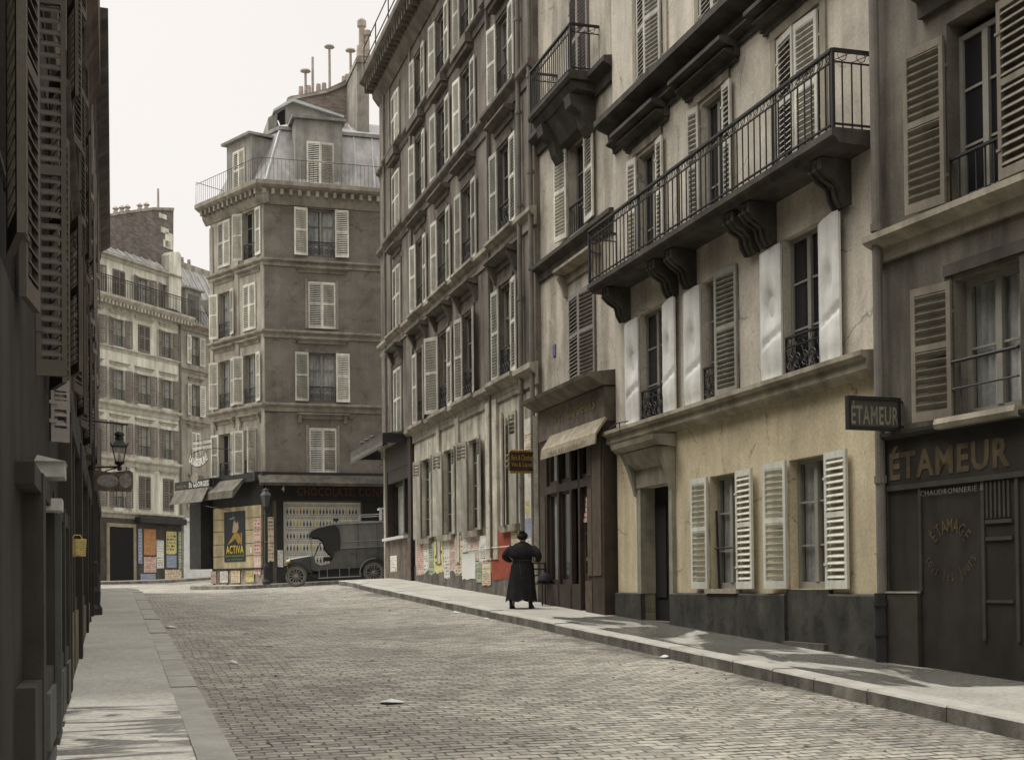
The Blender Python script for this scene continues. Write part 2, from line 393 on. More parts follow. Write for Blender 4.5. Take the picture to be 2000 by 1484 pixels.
def hood(b, u0, u1, z, d=.26, h=.30, M=None, consoles=True, y=0.0):
    """window hood on two consoles, top at z"""
    b.prism([(y, z-h*.55), (y-d*.5, z-h*.5), (y-d*.92, z-h*.3), (y-d, z-h*.25), (y-d, z-h*.06), (y, z+.02)], u0-.08, u1+.08, M)
    b.box(u0, u1, y-.05, y, z-h*1.15, z-h*.5, M)
    if consoles:
        for x in (u0-.02, u1-.10):
            b.prism([(y, z-h*2.1), (y-.06, z-h*2.0), (y-d*.5, z-h*1.2), (y-d*.78, z-h*.7), (y-d*.78, z-h*.5), (y, z-h*.5)], x, x+.12, M)
def string(b, u0, u1, z, d=.14, h=.3, M=None, y=0.0):
    b.prism([(y, z-h), (y-d*.25, z-h), (y-d*.3, z-h*.55), (y-d*.8, z-h*.4), (y-d, z-h*.3), (y-d, z-.03), (y, z)], u0, u1, M)
def downpipe(root, u, z0, z1, y=-.09, r=.055, F=None, step=2.1, M=None):
    b = MB(M); b.tube([(u, y, z0), (u, y, z1)], r, 10)
    z = z0+1.3
    while z < z1: b.tube([(u, y, z), (u, y, z+.09)], r*1.28, 10); b.box(u-.012, u+.012, y, .0, z+.02, z+.06); z += step
    return b.build('downpipe', pipe_m, root, F, smooth=False)
# ================================================================= right side of the street
def root_at(name, fr, u, label, cat='building', gz=None, group=None):
    p = fr.w(u, 0, 0); z = gw(p.x, p.y) if gz is None else gz
    M = TR((p.x, p.y, z)) @ RZ(fr.a)
    r = empty(name, M, label, cat, group); bpy.context.view_layer.update()
    return r, M.inverted() @ fr.m
U = RF.u
stoneB = mat('stone_brown', (.20, .175, .142), rough=.9, patch=.16, var=.35, scale=.9, streak=.45, bump=.25, blocks=(1.1, .46, .86), hue=(.16, .14, .115))
stoneB2 = mat('stone_ground_floor', (.52, .465, .37), rough=.9, patch=.16, var=.36, scale=1.1, streak=.4, bump=.2)
trimB = mat('stone_trim', (.13, .11, .085), rough=.9, var=.3, scale=2.5, streak=.3, bump=.3)
trimBl = mat('stone_string', (.30, .26, .20), rough=.9, var=.35, scale=2.5, streak=.3, bump=.3)
base_dark = mat('plinth_dark', (.052, .048, .038), rough=.75, patch=.3, var=.5, scale=3, streak=.3, bump=.25, spec=.35, fine=.3)
plaE = mat('plaster_buff', (.44, .395, .31), rough=.92, patch=.12, var=.26, scale=1.0, streak=.33, bump=.15, hue=(.40, .37, .31))
plaC = mat('plaster_pale', (.56, .51, .42), rough=.92, patch=.12, var=.28, scale=.9, streak=.20, bump=.15, hue=(.47, .43, .36))
plaCg = mat('plaster_yellow', (.56, .48, .315), rough=.92, patch=.09, var=.17, scale=1.2, streak=.15, bump=.12, hue=(.52, .455, .32))
trimC = mat('plaster_moulding', (.33, .285, .215), rough=.92, var=.3, scale=2.2, streak=.3, bump=.2)
trimCd = mat('soot_moulding', (.075, .065, .052), rough=.95, var=.4, scale=2.2, streak=.3, bump=.25)
plaD = mat('plaster_vignetted', (.155, .135, .107), rough=.92, var=.32, scale=1.1, streak=.4, bump=.2)  # dark vignette at the frame edge put into the plaster colour
woodS = mat('shop_wood', (.048, .032, .022), rough=.6, var=.35, scale=4, streak=.3, bump=.1, spec=.4)
woodS2 = mat('shop_panel', (.095, .068, .046), rough=.65, var=.35, scale=5, streak=.3, bump=.1, spec=.35)
shopD = mat('shop_black', (.026, .022, .017), rough=.6, var=.35, scale=3, streak=.3, bump=.08, spec=.35)
# ---------------- building B : tall stone house with strings and shutters
B, FB = root_at('stone_house', RF, -36, 'tall brown stone apartment house with rows of pale open shutters and posters along its foot')
cols = [(U(772), U(786.5)), (U(818), U(832)), (U(860), U(878)), (U(908), U(928)), (U(980)-.02, U(1004))]
rows = [(6.41, 8.57), (9.81, 11.87), (13.05, 14.93), (15.78, 17.52)]
gcols = [(U(823.5), U(842)), (U(866), U(885.5)), (U(915), U(936)), (U(987.5), U(1011))]
gz0, gz1 = 2.93, 5.28
B0, B1 = U(748.5), U(1051)
ops = [(a, b, c, d) for a, b in cols for c, d in rows]
b = MB(); b.grid_wall(B0, B1, 6.05, 18.4, ops, .17); b.build('wall', stoneB, B, FB)
b = MB(); b.quad((B0, 0, -1), (B0, 11, -1), (B0, 11, 18.4), (B0, 0, 18.4)); b.quad((B1, 0, -1), (B1, 11, -1), (B1, 11, 18.4), (B1, 0, 18.4)); b.quad((B0, 11, -1), (B1, 11, -1), (B1, 11, 18.4), (B0, 11, 18.4))
b.build('side_wall', stoneB, B, FB)
dB0, dB1 = -43.85, U(809)
b = MB(); b.grid_wall(dB1, B1, 1.0, 6.05, [(a, c, gz0, gz1) for a, c in gcols], .18)
b.build('ground_floor_wall', stoneB2, B, FB)
b = MB(); b.quad((B0, 0, -1), (dB0, 0, -1), (dB0, 0, 6.05), (B0, 0, 6.05)); b.build('ground_floor_wall', stoneB2, B, FB)
b = MB(); b.box(dB1, B1+.01, -.035, .2, -.5, 2.15); b.build('plinth', mat('plinth_stone', (.15, .13, .11), var=.45, scale=3, streak=.3, bump=.3, fine=.25), B, FB)
# pilaster strips on the ground floor
for x0, x1 in ((856, 862), (893, 899.5), (966.5, 975), (953, 963)):
    b = MB(); b.box(U(x0), U(x1), -.07, 0, 2.16, 6.0); b.build('pilaster', stoneB2, B, FB)
b = MB()
for x in (808, 962): b.box(U(x)-.12, U(x)+.12, -.05, 0, 6.3, 18.0)
for x in (790,): b.box(B0, U(768), -.04, 0, 6.3, 18.0)
b.build('quoin_strip', stoneB, B, FB, split=True)
for i, (z, d, h) in enumerate(((6.39, .2, .5), (9.79, .17, .42), (13.02, .17, .45), (15.76, .16, .36))):
    b = MB(); string(b, B0-.12, B1+.08, z, d, h)
    if i < 2:
        for a, c in cols: string(b, a-.55, c+.55, z+.01, d+.06, h*.8)
    else:
        for a, c in ((cols[0][0]-.9, cols[0][1]+.9), (cols[4][0]-.9, cols[4][1]+.9)): string(b, a, c, z+.012, d+.05, h*.9)
    b.build('string_course', trimBl if i < 2 else trimB, B, FB, split=True)
b = MB()
for j, (c, d) in enumerate(rows):
    for i, (a, e) in enumerate(cols):
        m = (a+e)/2; w = .78 if i else .62
        if j == 0: hood(b, m-w-.1, m+w+.1, d+.72, .30, .26)
        elif j == 1: hood(b, m-w, m+w, d+.66, .27, .25, consoles=False); 
        elif j == 2: 
            b.box(m-w, m+w, -.24, 0, d+.42, d+.66); b.box(m-w+.06, m+w-.06, -.18, 0, d+.3, d+.42)
        for x in (a-.12, e+.02): b.box(x, x+.10, -.025, 0, c, d+.12)
        b.box(a-.12, e+.12, -.035, 0, d+.06, d+.18)
b.build('window_hood', trimB, B, FB, split=True)
b = MB(); cornice(b, B0-.12, B1+.2, 18.95, .70, .95)
x = B0
while x < B1: b.box(x, x+.13, -.56, -.27, 18.38, 18.66); x += .36
b.build('cornice', trimB, B, FB)
b = MB(); b.poly([(0, 0), (0, 0)], 0, 0) if False else None
b.prism([(0, 18.9), (2.4, 22.2), (8.6, 22.2), (11, 18.9)], B0+.1, B1-.1); b.build('roof', zinc, B, FB)
b = MB(); 
for z in (19.4, 19.95): b.tube([(B0-.05, -.55, z), (B1, -.55, z)], .02, 4)
for x in range(0, 9): b.tube([(B0+x*2.1, -.55, 18.9), (B0+x*2.1, -.55, 19.95)], .02, 4)
b.build('roof_rail', iron, B, FB)
for j, (c, d) in enumerate(rows):
    for i, (a, e) in enumerate(cols):
        if i == 0: window(B, a, e, c, d, FB, depth=.17, L=2, Rr=2); continue
        Lg, Rg = 176, 176
        if i == 2 and j == 0: Lg = 150
        if i == 1 and j == 0: Rg = 160
        if i == 3 and j == 0: Rg = 165
        window(B, a, e, c, d, FB, depth=.17, L=Lg, Rr=Rg, rail='scroll' if j < 2 else 'bars', rh=.72, curtain=RJ.choice(('sides', None, None, 'half', 'full')))
for i, (a, e) in enumerate(gcols):
    if i < 3: window(B, a, e, gz0, gz1, FB, depth=.18, L=172, Rr=172, lw=.56, kind='top', sm=mat('shutter_drab', (.45, .41, .335), vary=.2, var=.25, scale=2.5, streak=.35, bump=.08), rows=4)
    else: window(B, a, e, gz0, gz1+.25, FB, depth=.18, L=20, Rr=4, kind='top', sm=MC['shutter_drab'], rows=4)
    b = MB(); b.box(a-.16, e+.16, -.13, .1, gz0-.16, gz0); b.build('sill', trimBl, B, FB)
for u in (U(1026.5), U(1049)): downpipe(B, u, 2.4 if u < -28 else .8, 18.1, F=FB)
downpipe(B, U(759.5), 1.5, 18, r=.035, F=FB); downpipe(B, U(964.5), 2.2, 18, r=.03, F=FB)
# corner shop front of B
s0, s1 = dB0, dB1
b = MB(); b.box(s0, s1, .25, .3, 1.0, 6.2); b.box(s0, s0+.35, -.12, .25, .8, 6.1); b.box(s1-.4, s1, -.12, .25, .8, 6.1); b.box(s0+.35, s1-.4, -.12, .25, 5.3, 6.1)
b.box(s0+.35, s1-.4, -.1, .25, 4.9, 5.3); b.box(s1-1.35, s1-1.2, -.06, .25, 3.2, 4.9); b.build('shop_front', woodS, B, FB)
b = MB(); b.box(s0, s1, -.14, .25, 1.0, 3.02); b.build('shop_base', mat('grimy_render', (.16, .12, .095), var=.5, scale=4, streak=.3, bump=.3, fine=.3), B, FB)
b = MB(); b.box(s0+.1, s1-.5, -.26, .1, 3.03, 3.12); b.build('sill', mat('white_marble', (.6, .58, .54), var=.1, bump=.05), B, FB)
window(B, s0+.4, s1-1.36, 3.12, 4.88, FB, y=-.0, depth=.2, L=None, Rr=None, rows=1, mull=0, curtain='full', fm=woodS)
# glass canopy round the corner
b = MB(); c0, c1 = -46.2, -40.45
b.box(c0, c1, -.86, -.80, 5.95, 6.28); b.box(c0, c0+.05, -.8, 1.2, 5.98, 6.28); b.box(c1-.05, c1, -.8, -.02, 5.98, 6.28)
for i in range(12): x = c0+(c1-c0)*i/11; b.box(x-.02, x+.02, -.8, .0, 6.2, 6.25)
b.build('canopy_frame', iron, B, FB)
b = MB(); b.box(c0, c1, -.868, -.862, 5.90, 6.02)
for i in range(34): x = c0+(c1-c0)*(i+.5)/34; b.prism([(-.872, 5.82), (-.862, 5.82), (-.862, 6.2), (-.872, 6.2)], x-.04, x+.04)
b.build('canopy_fringe', mat('fringe_pale', (.16, .145, .12), var=.3, scale=6), B, FB)
b = MB(); b.quad((c0, -.8, 6.26), (c1, -.8, 6.26), (c1, -.02, 6.42), (c0, -.02, 6.42)); b.build('canopy_glass', glass('canopy_glass', (.05, .05, .05), .85, .3), B, FB)
b = MB()
for i, x in enumerate((-45.5, -44.6, -43.6)): b.lathe([(.07, 0), (.09, .1), (.1, .22), (.02, .25)], 8, TR((x, -.6, 6.3)))
b.build('flower_pot', clay, B, FB, split=True)
# ---------------- building E : narrow buff house with cafe front
E, FE = root_at('narrow_house', RF, -25.2, 'narrow buff plaster house with a small iron balcony over a brown shop front')
E0, E1 = U(1051)+.003, -22.79; ey = .10
r1 = (U(1108), U(1158), 5.56, 7.36); r2 = (U(1107), U(1142), 8.62, 10.5); r3 = (U(1115), U(1150), 11.3, 13.4)
opsE = [r1, r2, r3, (-26.6, -23.6, 1.0, 4.9)]
b = MB(); b.grid_wall(E0, E1, -.5, 18.2, opsE, .24, y=ey); b.quad((E0, 10, -1), (E1, 10, -1), (E1, 10, 18.2), (E0, 10, 18.2)); b.quad((E0, ey, 18.2), (E1, ey, 18.2), (E1, 10, 18.2), (E0, 10, 18.2))
b.build('wall', plaE, E, FE)
window(E, r1[0], r1[1], r1[2], r1[3], FE, y=ey, L=5, Rr=5, sm=shut_d); window(E, r2[0], r2[1], r2[2], r2[3], FE, y=ey, L=172, Rr=177, lw=.56, rail='bars', rh=.6)
window(E, r3[0], r3[1], r3[2], r3[3], FE, y=ey, L=3, Rr=3, sm=shut_d)
b = MB(); string(b, E0, E1, 8.48, .2, .38, y=ey); b.build('string_course', trimCd, E, FE)
b = MB(); string(b, -24.0, E1, 11.3, .26, .42, y=ey); string(b, E0, -26.0, 11.3, .26, .42, y=ey); b.build('string_course', trimCd, E, FE, split=True)
b = MB(); hood(b, r1[0]-.25, r1[1]+.25, 8.0, .26, .28, y=ey); b.build('window_hood', trimC, E, FE)
b = MB(); hood(b, r3[0]-.3, r3[1]+.3, 14.3, .35, .35, y=ey); b.build('window_hood', trimC, E, FE)
b = MB(); cornice(b, E0, E1, 18.4, .5, .8, y=ey); b.build('cornice', trimCd, E, FE)
sb0, sb1 = -26.27, -23.68
b = MB(); b.prism([(ey, 11.12), (-.50, 11.14), (-.54, 11.2), (-.54, 11.27), (-.5, 11.3), (ey, 11.3)], sb0, sb1)
b.prism([(ey, 10.92), (-.36, 10.98), (-.46, 11.12), (ey, 11.12)], sb0+.07, sb1-.07); b.build('balcony_slab', trimCd, E, FE)
b = MB()
for x in (sb0+.25, sb1-.6): b.prism([(ey, 10.25), (ey-.12, 10.2), (ey-.22, 10.35), (ey-.3, 10.62), (-.40, 10.74), (-.44, 10.95), (ey, 10.95)], x, x+.34)
b.prism([(ey, 10.4), (ey-.16, 10.5), (-.2, 10.75), (-.34, 10.98), (ey, 10.98)], sb0+.6, sb1-.6); b.build('bracket', trimCd, E, FE, split=True)
def railing(b, u0, u1, z0, z1, d, n, y0=0.0, fr=.16):
    """iron balcony front with returns: hand rail, a frieze of rings, plain bars"""
    for M, w, k in ((TR((u0, -d, z0)), u1-u0, n), (TR((u0, -d, z0)) @ RZ(R(90)), d+y0, max(2, int(d/.13))), (TR((u1, -d, z0)) @ RZ(R(90)), d+y0, max(2, int(d/.13)))):
        h = z1-z0; b.box(0, w, -.03, .03, h-.035, h, M); b.box(0, w, -.012, .012, h-fr-.015, h-fr, M); b.box(0, w, -.015, .015, .04, .06, M)
        for i in range(k+1): x = w*i/k; b.box(x-.0075, x+.0075, -.0075, .0075, .0, h-fr, M)
        m = max(2, int(w/(fr*1.25)))
        for i in range(m):
            cx = w*(i+.5)/m; rr = min(w/m*.46, fr*.42)
            b.tube([(cx+rr*math.cos(t*.785), 0, h-fr*.5+rr*math.sin(t*.785)) for t in range(9)], .0055, 4, cap=False, M=M)
            b.tube([(cx-w/m/2, 0, h-fr), (cx+w/m/2, 0, h-.03)], .005, 4, cap=False, M=M)
    for x in (u0, u1):
        b.box(x-.02, x+.02, -d-.02, -d+.02, z0, z1)
        b.tube([(x+(.07 if x == u0 else -.07), -d, z0), (x+(.07 if x == u0 else -.07), -d, z1)], .01, 4)
b = MB(); railing(b, sb0+.03, sb1-.03, 11.3, 12.2, .48, 20, ey); b.build('balcony_railing', iron, E, FE)
# cafe front
ky = -.16; k0, k1 = RF.u(1054, 900, ky), -22.9
doorw = (U(1112), U(1160))
b = MB()
b.box(k0, k1, ky-.02, ey, 4.55, 5.18)                                   # fascia
b.prism([(ey, 5.2), (ky-.06, 5.2), (ky-.34, 5.36), (ky-.36, 5.42), (ey, 5.5)], k0-.12, k1+.05)
b.build('fascia', mat('fascia_board', (.17, .135, .10), rough=.7, var=.35, scale=4, streak=.3, bump=.1), E, FE)
b = MB(); b.text("VINS  LIQUEURS", k0+.9, k1-.5, 4.78, 5.04, ky-.03, .02); b.build('fascia_lettering', mat('letter_faded', (.24, .18, .10), rough=.8, var=.4, scale=9), E, FE)
a0 = RF.u(1056, 890, -.42); a1 = RF.u(1162, 850, -.42)
b = MB(); b.prism([(ky-.02, 4.56), (ky-.05, 4.6), (ky-.25, 4.30), (ky-.27, 4.10), (ky-.24, 4.10), (ky-.23, 4.26)], a0, a1)
b.build('awning', mat('awning_canvas', (.33, .28, .20), rough=.95, var=.35, scale=6, streak=.1, bump=.5), E, FE)
b = MB(); b.text("CAFE RESTAURANT", a0+.5, a1-.5, 4.12, 4.21, ky-.275, .01); b.build('awning_lettering', MC['letter_faded'], E, FE)
b = MB(); 
pz = 1.0
xs = [k0, k0+.62, doorw[0]-.62, doorw[0], doorw[1], k1]
b.box(k0, k0+.45, ky, ey, pz-.6, 4.55); b.box(k1-.62, k1, ky-.06, ey, pz-.6, 4.55); b.box(k1-1.06, k1-.7, ky, ey, pz-.6, 4.55)
b.box(k0+.45, k1-1.06, ky, ky+.1, 3.42, 3.58)                            # transom
for x in (k0+1.18, k0+1.95, k0+2.45): b.box(x-.05, x+.05, ky, ky+.1, pz, 4.5)
b.box(k0+.45, k0+2.4, ky, ky+.12, pz-.6, 1.55); b.box(k0+.45, k1-1.06, ky+.3, ky+.34, pz-.6, 4.55)
b.build('shop_front', woodS, E, FE)
b = MB(); b.box(k1-1.0, k1-.76, ky-.02, ky, 1.7, 3.35); b.box(k1-1.0, k1-.76, ky-.02, ky, 3.6, 4.4); b.box(k0+.08, k0+.36, ky-.015, ky, 1.7, 3.4); b.box(k1-.56, k1-.1, ky-.08, ky-.06, 1.7, 4.4); b.box(k1-1.06, k1-.7, ky-.05, ky, .6, 1.6)
b.build('shop_panel', woodS2, E, FE, split=True)
for a, c, z0, z1, ct in ((k0+.5, k0+1.12, 1.55, 3.42, 'full'), (k0+.5, k0+1.12, 3.58, 4.5, 'full'), (k0+1.24, k0+1.9, 3.58, 4.5, 'full'), (k0+2.5, k1-1.1, 3.58, 4.5, 'half'), (k0+1.24, k0+1.9, 1.55, 3.42, None)):
    window(E, a, c, z0, z1, FE, y=ky-.02, depth=.14, L=None, Rr=None, rows=1, mull=0, curtain=ct, fm=woodS)
# glazed door
b = MB(); d0, d1 = k0+2.5, k1-1.1
b.box(d0, d1, ky+.08, ky+.13, pz-.5, 1.75); b.box(d0, d0+.1, ky+.08, ky+.13, 1.75, 3.4); b.box(d1-.1, d1, ky+.08, ky+.13, 1.75, 3.4); b.box(d0+.1, d1-.1, ky+.08, ky+.13, 3.3, 3.4); b.box(d0+.1, d1-.1, ky+.08, ky+.13, 2.5, 2.55)
door = b.build('door', woodS, E, FE)
b = MB(); b.quad((d0+.1, ky+.11, 1.75), (d1-.1, ky+.11, 1.75), (d1-.1, ky+.11, 3.3), (d0+.1, ky+.11, 3.3)); b.build('pane', pane_m, door)
b = MB(); b.lathe([(.03, 0), (.035, .05), (.0, .07)], 8, TR((d1-.06, ky+.08, 2.02)) @ RX(R(90))); b.build('door_handle', mat('brass', (.5, .4, .2), rough=.35, metal=.8, bump=0), door)
b = MB()
for i in range(5): b.poly([(d0+.1+.13*math.cos(t*1.047)+.05*(i % 2), 3.18-.1*i+.05*math.sin(t*1.047)) for t in range(6)], ky+.09-.004*i, ky+.1-.004*i)
b.build('hanging_label', mat('pink_paper', (.6, .4, .34), var=.2), E, FE)
b = MB(); b.poly([(U(1077)-.09, 6.35), (U(1077)+.09, 6.35), (U(1077)+.09, 6.6), (U(1077)-.09, 6.6)], ey-.02, ey); b.build('number_plate', mat('enamel_blue', (.08, .10, .2), rough=.4, bump=0), E, FE)
# ---------------- building C : pale house with the long balcony
Cb, FC = root_at('balcony_house', RF, -18.4, 'pale plaster house with a long iron balcony and yellowish ground floor')
C0, C1 = -22.79+.003, -14.06
f1 = [(U(1253), U(1303)), (-19.02, -17.75), (U(1535), U(1612))]
f2 = [(-21.56, -20.68), (U(1378), U(1425)), (-16.42, -15.33)]
f3 = [(U(1257), U(1305)), (U(1382), U(1440)), (-16.4, -15.3)]
gw2 = [(-18.83, -17.83, 1.45, 3.18), (-16.31, -15.27, 1.45, 3.2)]
dC = (U(1256), U(1311))
opsU = [(a, e, 4.34, 6.24) for a, e in f1]+[(a, e, 7.03, 9.0) for a, e in f2]+[(a, e, 10.05, 12.1) for a, e in f3]+[(a, e, 13.2, 15.0) for a, e in f3]
b = MB(); b.grid_wall(C0, C1, 4.15, 17.5, opsU, .18); b.quad((C0, 0, 4), (C0, 10, 4), (C0, 10, 17.5), (C0, 0, 17.5)); b.quad((C1, 0, -1), (C1, 10, -1), (C1, 10, 17.5), (C1, 0, 17.5))
b.quad((C0, 10, 4), (C1, 10, 4), (C1, 10, 17.5), (C0, 10, 17.5)); b.quad((C0, 0, 17.5), (C1, 0, 17.5), (C1, 10, 17.5), (C0, 10, 17.5)); b.build('wall', plaC, Cb, FC)
b = MB(); b.grid_wall(C0, C1, 1.3, 4.15, gw2+[(dC[0], dC[1], .2, 3.2)], .19, y=.01); b.build('ground_floor_wall', plaCg, Cb, FC)
b = MB()
def plinth(a, c):
    b.prism([(.2, -.5), (-.07, -.5), (-.07, 1.36), (-.05, 1.385), (.2, 1.385)], a, c)
plinth(C0+.02, dC[0]-.02); plinth(dC[1]+.02, -16.36); plinth(-15.2, C1); b.box(-16.36, -15.2, -.03, .2, -.5, 1.44); b.box(dC[0]-.02, dC[0], -.02, .35, -.5, 1.37)
b.build('plinth', base_dark, Cb, FC, split=True)
b = MB(); b.box(-16.34, -15.25, -.11, .0, -.3, .74); b.build('step', mat('step_stone', (.11, .10, .085), var=.3, scale=4), Cb, FC)
for i, (a, e, c, d) in enumerate(gw2):
    window(Cb, a, e, c, d, FC, depth=.2, L=178, Rr=178, lw=.56, sh=(0, d-c), rows=3, curtain='full' if i else 'half', sp=.085, mull=1, sm=mat('shutter_white', (.62, .60, .51), rough=.7, var=.12, scale=3, streak=.2, bump=.05))
    if i == 0:
        b = MB(); b.box(a-.02, e+.05, -.1, .1, c-.07, c); b.build('sill', trimC, Cb, FC)
        b = MB(); b.tube([(a+.05, .05, c+.62), (e-.02, .05, c+.62)], .014, 5); b.tube([(a+.1, .1, c), (a+.13, .05, c+1.2)], .02, 5); b.build('guard_rail', iron, Cb, FC)
sheet = mat('sheet_metal', (.74, .71, .65), rough=.5, var=.10, scale=5, streak=.18, bump=.12, spec=.3, metal=.0, fine=.05)
def dented(seed, w=.56, h=1.86):
    rnd = random.Random(seed); b = MB(); nx, nz = 12, 34; vs = []
    cx, cz = w*rnd.uniform(.4, .6), h*rnd.uniform(.52, .62); ph = rnd.uniform(0, 6)
    for j in range(nz+1):
        for i in range(nx+1):
            x = w*i/nx; z = h*j/nz; e = min(x, w-x)/.1
            r = math.hypot((x-cx)/.13, (z-cz)/.22)
            y = -.03*min(1, e) + .085*math.exp(-r*r) - .014*math.sin(z*7+ph+x*3)*min(1, e)
            crease = abs((z-h*.3)-(x-w/2)*.35); y += .04*math.exp(-(crease/.035)**2)*(1 if x > w*.2 else .2)
            y += .012*math.exp(-((z-h*.04)/.1)**2)+.01*rnd.uniform(-.25, .25)
            zz = z - (.05*(1-i/nx) if j == nz else 0)
            vs.append((x, y, zz))
    fs = [(j*(nx+1)+i, j*(nx+1)+i+1, (j+1)*(nx+1)+i+1, (j+1)*(nx+1)+i) for j in range(nz) for i in range(nx)]
    b.add(vs, fs); k = len(b.v)
    b.add([(0, .0, 0), (w, .0, 0), (w, .0, h-.02), (0, .0, h-.06), (0, .03, 0), (w, .03, 0), (w, .03, h-.02), (0, .03, h-.06)], [(4, 5, 6, 7), (0, 1, 5, 4), (1, 2, 6, 5), (2, 3, 7, 6), (3, 0, 4, 7)])
    me = bpy.data.meshes.new('shutter'); me.from_pydata(b.v, [], b.f); me.materials.append(sheet)
    me.polygons.foreach_set('use_smooth', [i < nx*nz for i in range(len(me.polygons))]); me.update(); return me
for i, (a, e) in enumerate(f1):
    w = window(Cb, a, e, 4.34, 6.24, FC, depth=.18, L=None, Rr=(None, 5, None)[i], sm=mat('shutter_olive', (.30, .28, .23), var=.2, scale=3, streak=.2), rail='scroll', rh=.55, rows=3, curtain='sides' if i == 1 else None)
    for sd in (0, 1):
        if i == 1 and sd == 1: continue
        o = inst('shutter', dented(i*5+sd), w, TR(((-.57, .01)[sd] if sd == 0 else e-a+.01, -.11-.05-.02, .01)) @ RZ(R(-3 if sd else 3)))
        tag(o, 'dented white metal sheeted shutter')
for i, (a, e) in enumerate(f2):
    if i < 2: window(Cb, a, e, 7.03, 9.0, FC, depth=.18, L=174, Rr=174, lw=.32, rows=3, curtain=None, sm=shut_l)
    else: window(Cb, a, e, 7.03, 9.0, FC, depth=.18, L=6, Rr=4, lw=None, sm=shut_l)
    b = MB(); 
    for x in (a-.2, e+.06): b.box(x, x+.14, -.035, 0, 7.03, 9.2)
    b.box(a-.2, e+.2, -.04, 0, 9.06, 9.2); b.build('surround', trimC, Cb, FC, split=True)
for i, (a, e) in enumerate(f3):
    window(Cb, a, e, 10.05, 12.1, FC, depth=.18, L=4, Rr=9 if i == 0 else 5, sm=shut_l); window(Cb, a, e, 13.2, 15.0, FC, depth=.18, L=4, Rr=5, sm=shut_l)
    b = MB(); 
    for x in (a-.22, e+.06): b.box(x, x+.16, -.035, 0, 10.02, 12.3)
    b.build('surround', trimC, Cb, FC, split=True)
b = MB(); string(b, C0+.02, C1, 10.02, .38, .46); string(b, C0+.1, C1, 9.60, .18, .2)
for a, e in f2:
    m = (a+e)/2; string(b, m-.95, m+.95, 9.56, .34, .3); string(b, m-.9, m+.9, 9.4, .24, .2)
b.build('string_course', trimCd, Cb, FC, split=True)
b = MB(); string(b, C0, C1+.02, 13.1, .25, .4); b.build('string_course', trimCd, Cb, FC, split=True)
b = MB(); cornice(b, C0, C1, 17.6, .6, .8); b.build('cornice', trimCd, Cb, FC)
b = MB(); b.prism([(.0, 4.02), (-.06, 4.02), (-.1, 4.08), (-.16, 4.1), (-.16, 4.22), (-.24, 4.26), (-.24, 4.32), (0, 4.34)], C0-.12, C1); b.build('string_course', trimC, Cb, FC)
bl0, bl1 = -22.72, -14.10
b = MB(); b.prism([(0, 6.8), (-.46, 6.82), (-.5, 6.88), (-.56, 6.9), (-.56, 6.98), (-.53, 7.0), (0, 7.0)], bl0, bl1); b.build('balcony_slab', trimCd, Cb, FC)
for x in (-22.3, -20.2, -19.5, -17.35, -16.85, -14.9):
    b = MB(); b.prism([(0, 6.24), (-.08, 6.22), (-.13, 6.3), (-.16, 6.44), (-.24, 6.54), (-.34, 6.58), (-.42, 6.66), (-.43, 6.8), (0, 6.8)], x, x+.3)
    for t in (0, .14): b.tube([(x+.04+t, -.10, 6.22), (x+.04+t, -.17, 6.34), (x+.04+t, -.20, 6.48), (x+.04+t, -.34, 6.56), (x+.04+t, -.44, 6.66), (x+.04+t, -.43, 6.78)], .025, 6)
    b.build('bracket', trimCd, Cb, FC)
b = MB(); railing(b, bl0+.03, bl1-.03, 7.0, 7.96, .52, 50, 0, .15)
for x in (-20.3, -18.7, -17.2, -15.6):
    for q in (-.03, .03): b.tube([(x+q, -.52, 7.0), (x+q, -.52, 7.96)], .012, 4)
b.build('balcony_railing', iron, Cb, FC)
# street door with its entablature
b = MB(); m = (dC[0]+dC[1])/2
b.prism([(0, 3.78), (-.3, 3.82), (-.4, 3.9), (-.42, 3.98), (0, 4.0)], dC[0]-.50, dC[1]+.22)
b.prism([(0, 3.5), (-.1, 3.52), (-.22, 3.62), (-.3, 3.8), (0, 3.8)], dC[0]-.34, dC[1]+.12); b.box(dC[0]-.2, dC[1]+.08, -.08, .01, 3.2, 3.55)
for x in (dC[0]-.3, dC[1]+.02): b.prism([(0, 3.05), (-.06, 3.08), (-.12, 3.3), (-.2, 3.55), (-.26, 3.78), (0, 3.8)], x, x+.14)
b.box(dC[0]-.18, dC[0]-.002, -.06, .3, 1.37, 3.2); b.box(dC[1]+.002, dC[1]+.14, -.06, .02, 1.37, 3.2)
b.build('door_surround', mat('door_stone', (.30, .27, .20), var=.3, scale=3, streak=.3, bump=.15), Cb, FC)
b = MB(); b.box(dC[0], dC[1], .20, .25, .3, 3.2); b.box(dC[0]+.1, m-.06, .18, .2, 1.3, 2.9); b.box(m+.06, dC[1]-.1, .18, .2, 1.3, 2.9); b.build('door', black_in, Cb, FC)
b = MB(); b.box(dC[0]+.001, dC[0]+.03, .0, .2, 1.37, 3.2); b.build('door_jamb', MC['door_stone'], Cb, FC)
b = MB(); b.box(dC[0], dC[1], -.05, .2, .0, .90); b.build('door_step', MC['step_stone'], Cb, FC)
downpipe(Cb, C1+.19, 1.4, 17, y=-.11, r=.06, F=FC, step=3.0)
b = MB(); b.tube([(C1+.19, -.12, .2), (C1+.19, -.12, 1.4)], .085, 12); 
for z in (.45, .9, 1.25): b.tube([(C1+.19, -.12, z), (C1+.19, -.12, z+.05)], .105, 12)
b.build('drain_shoe', iron, Cb, FC)
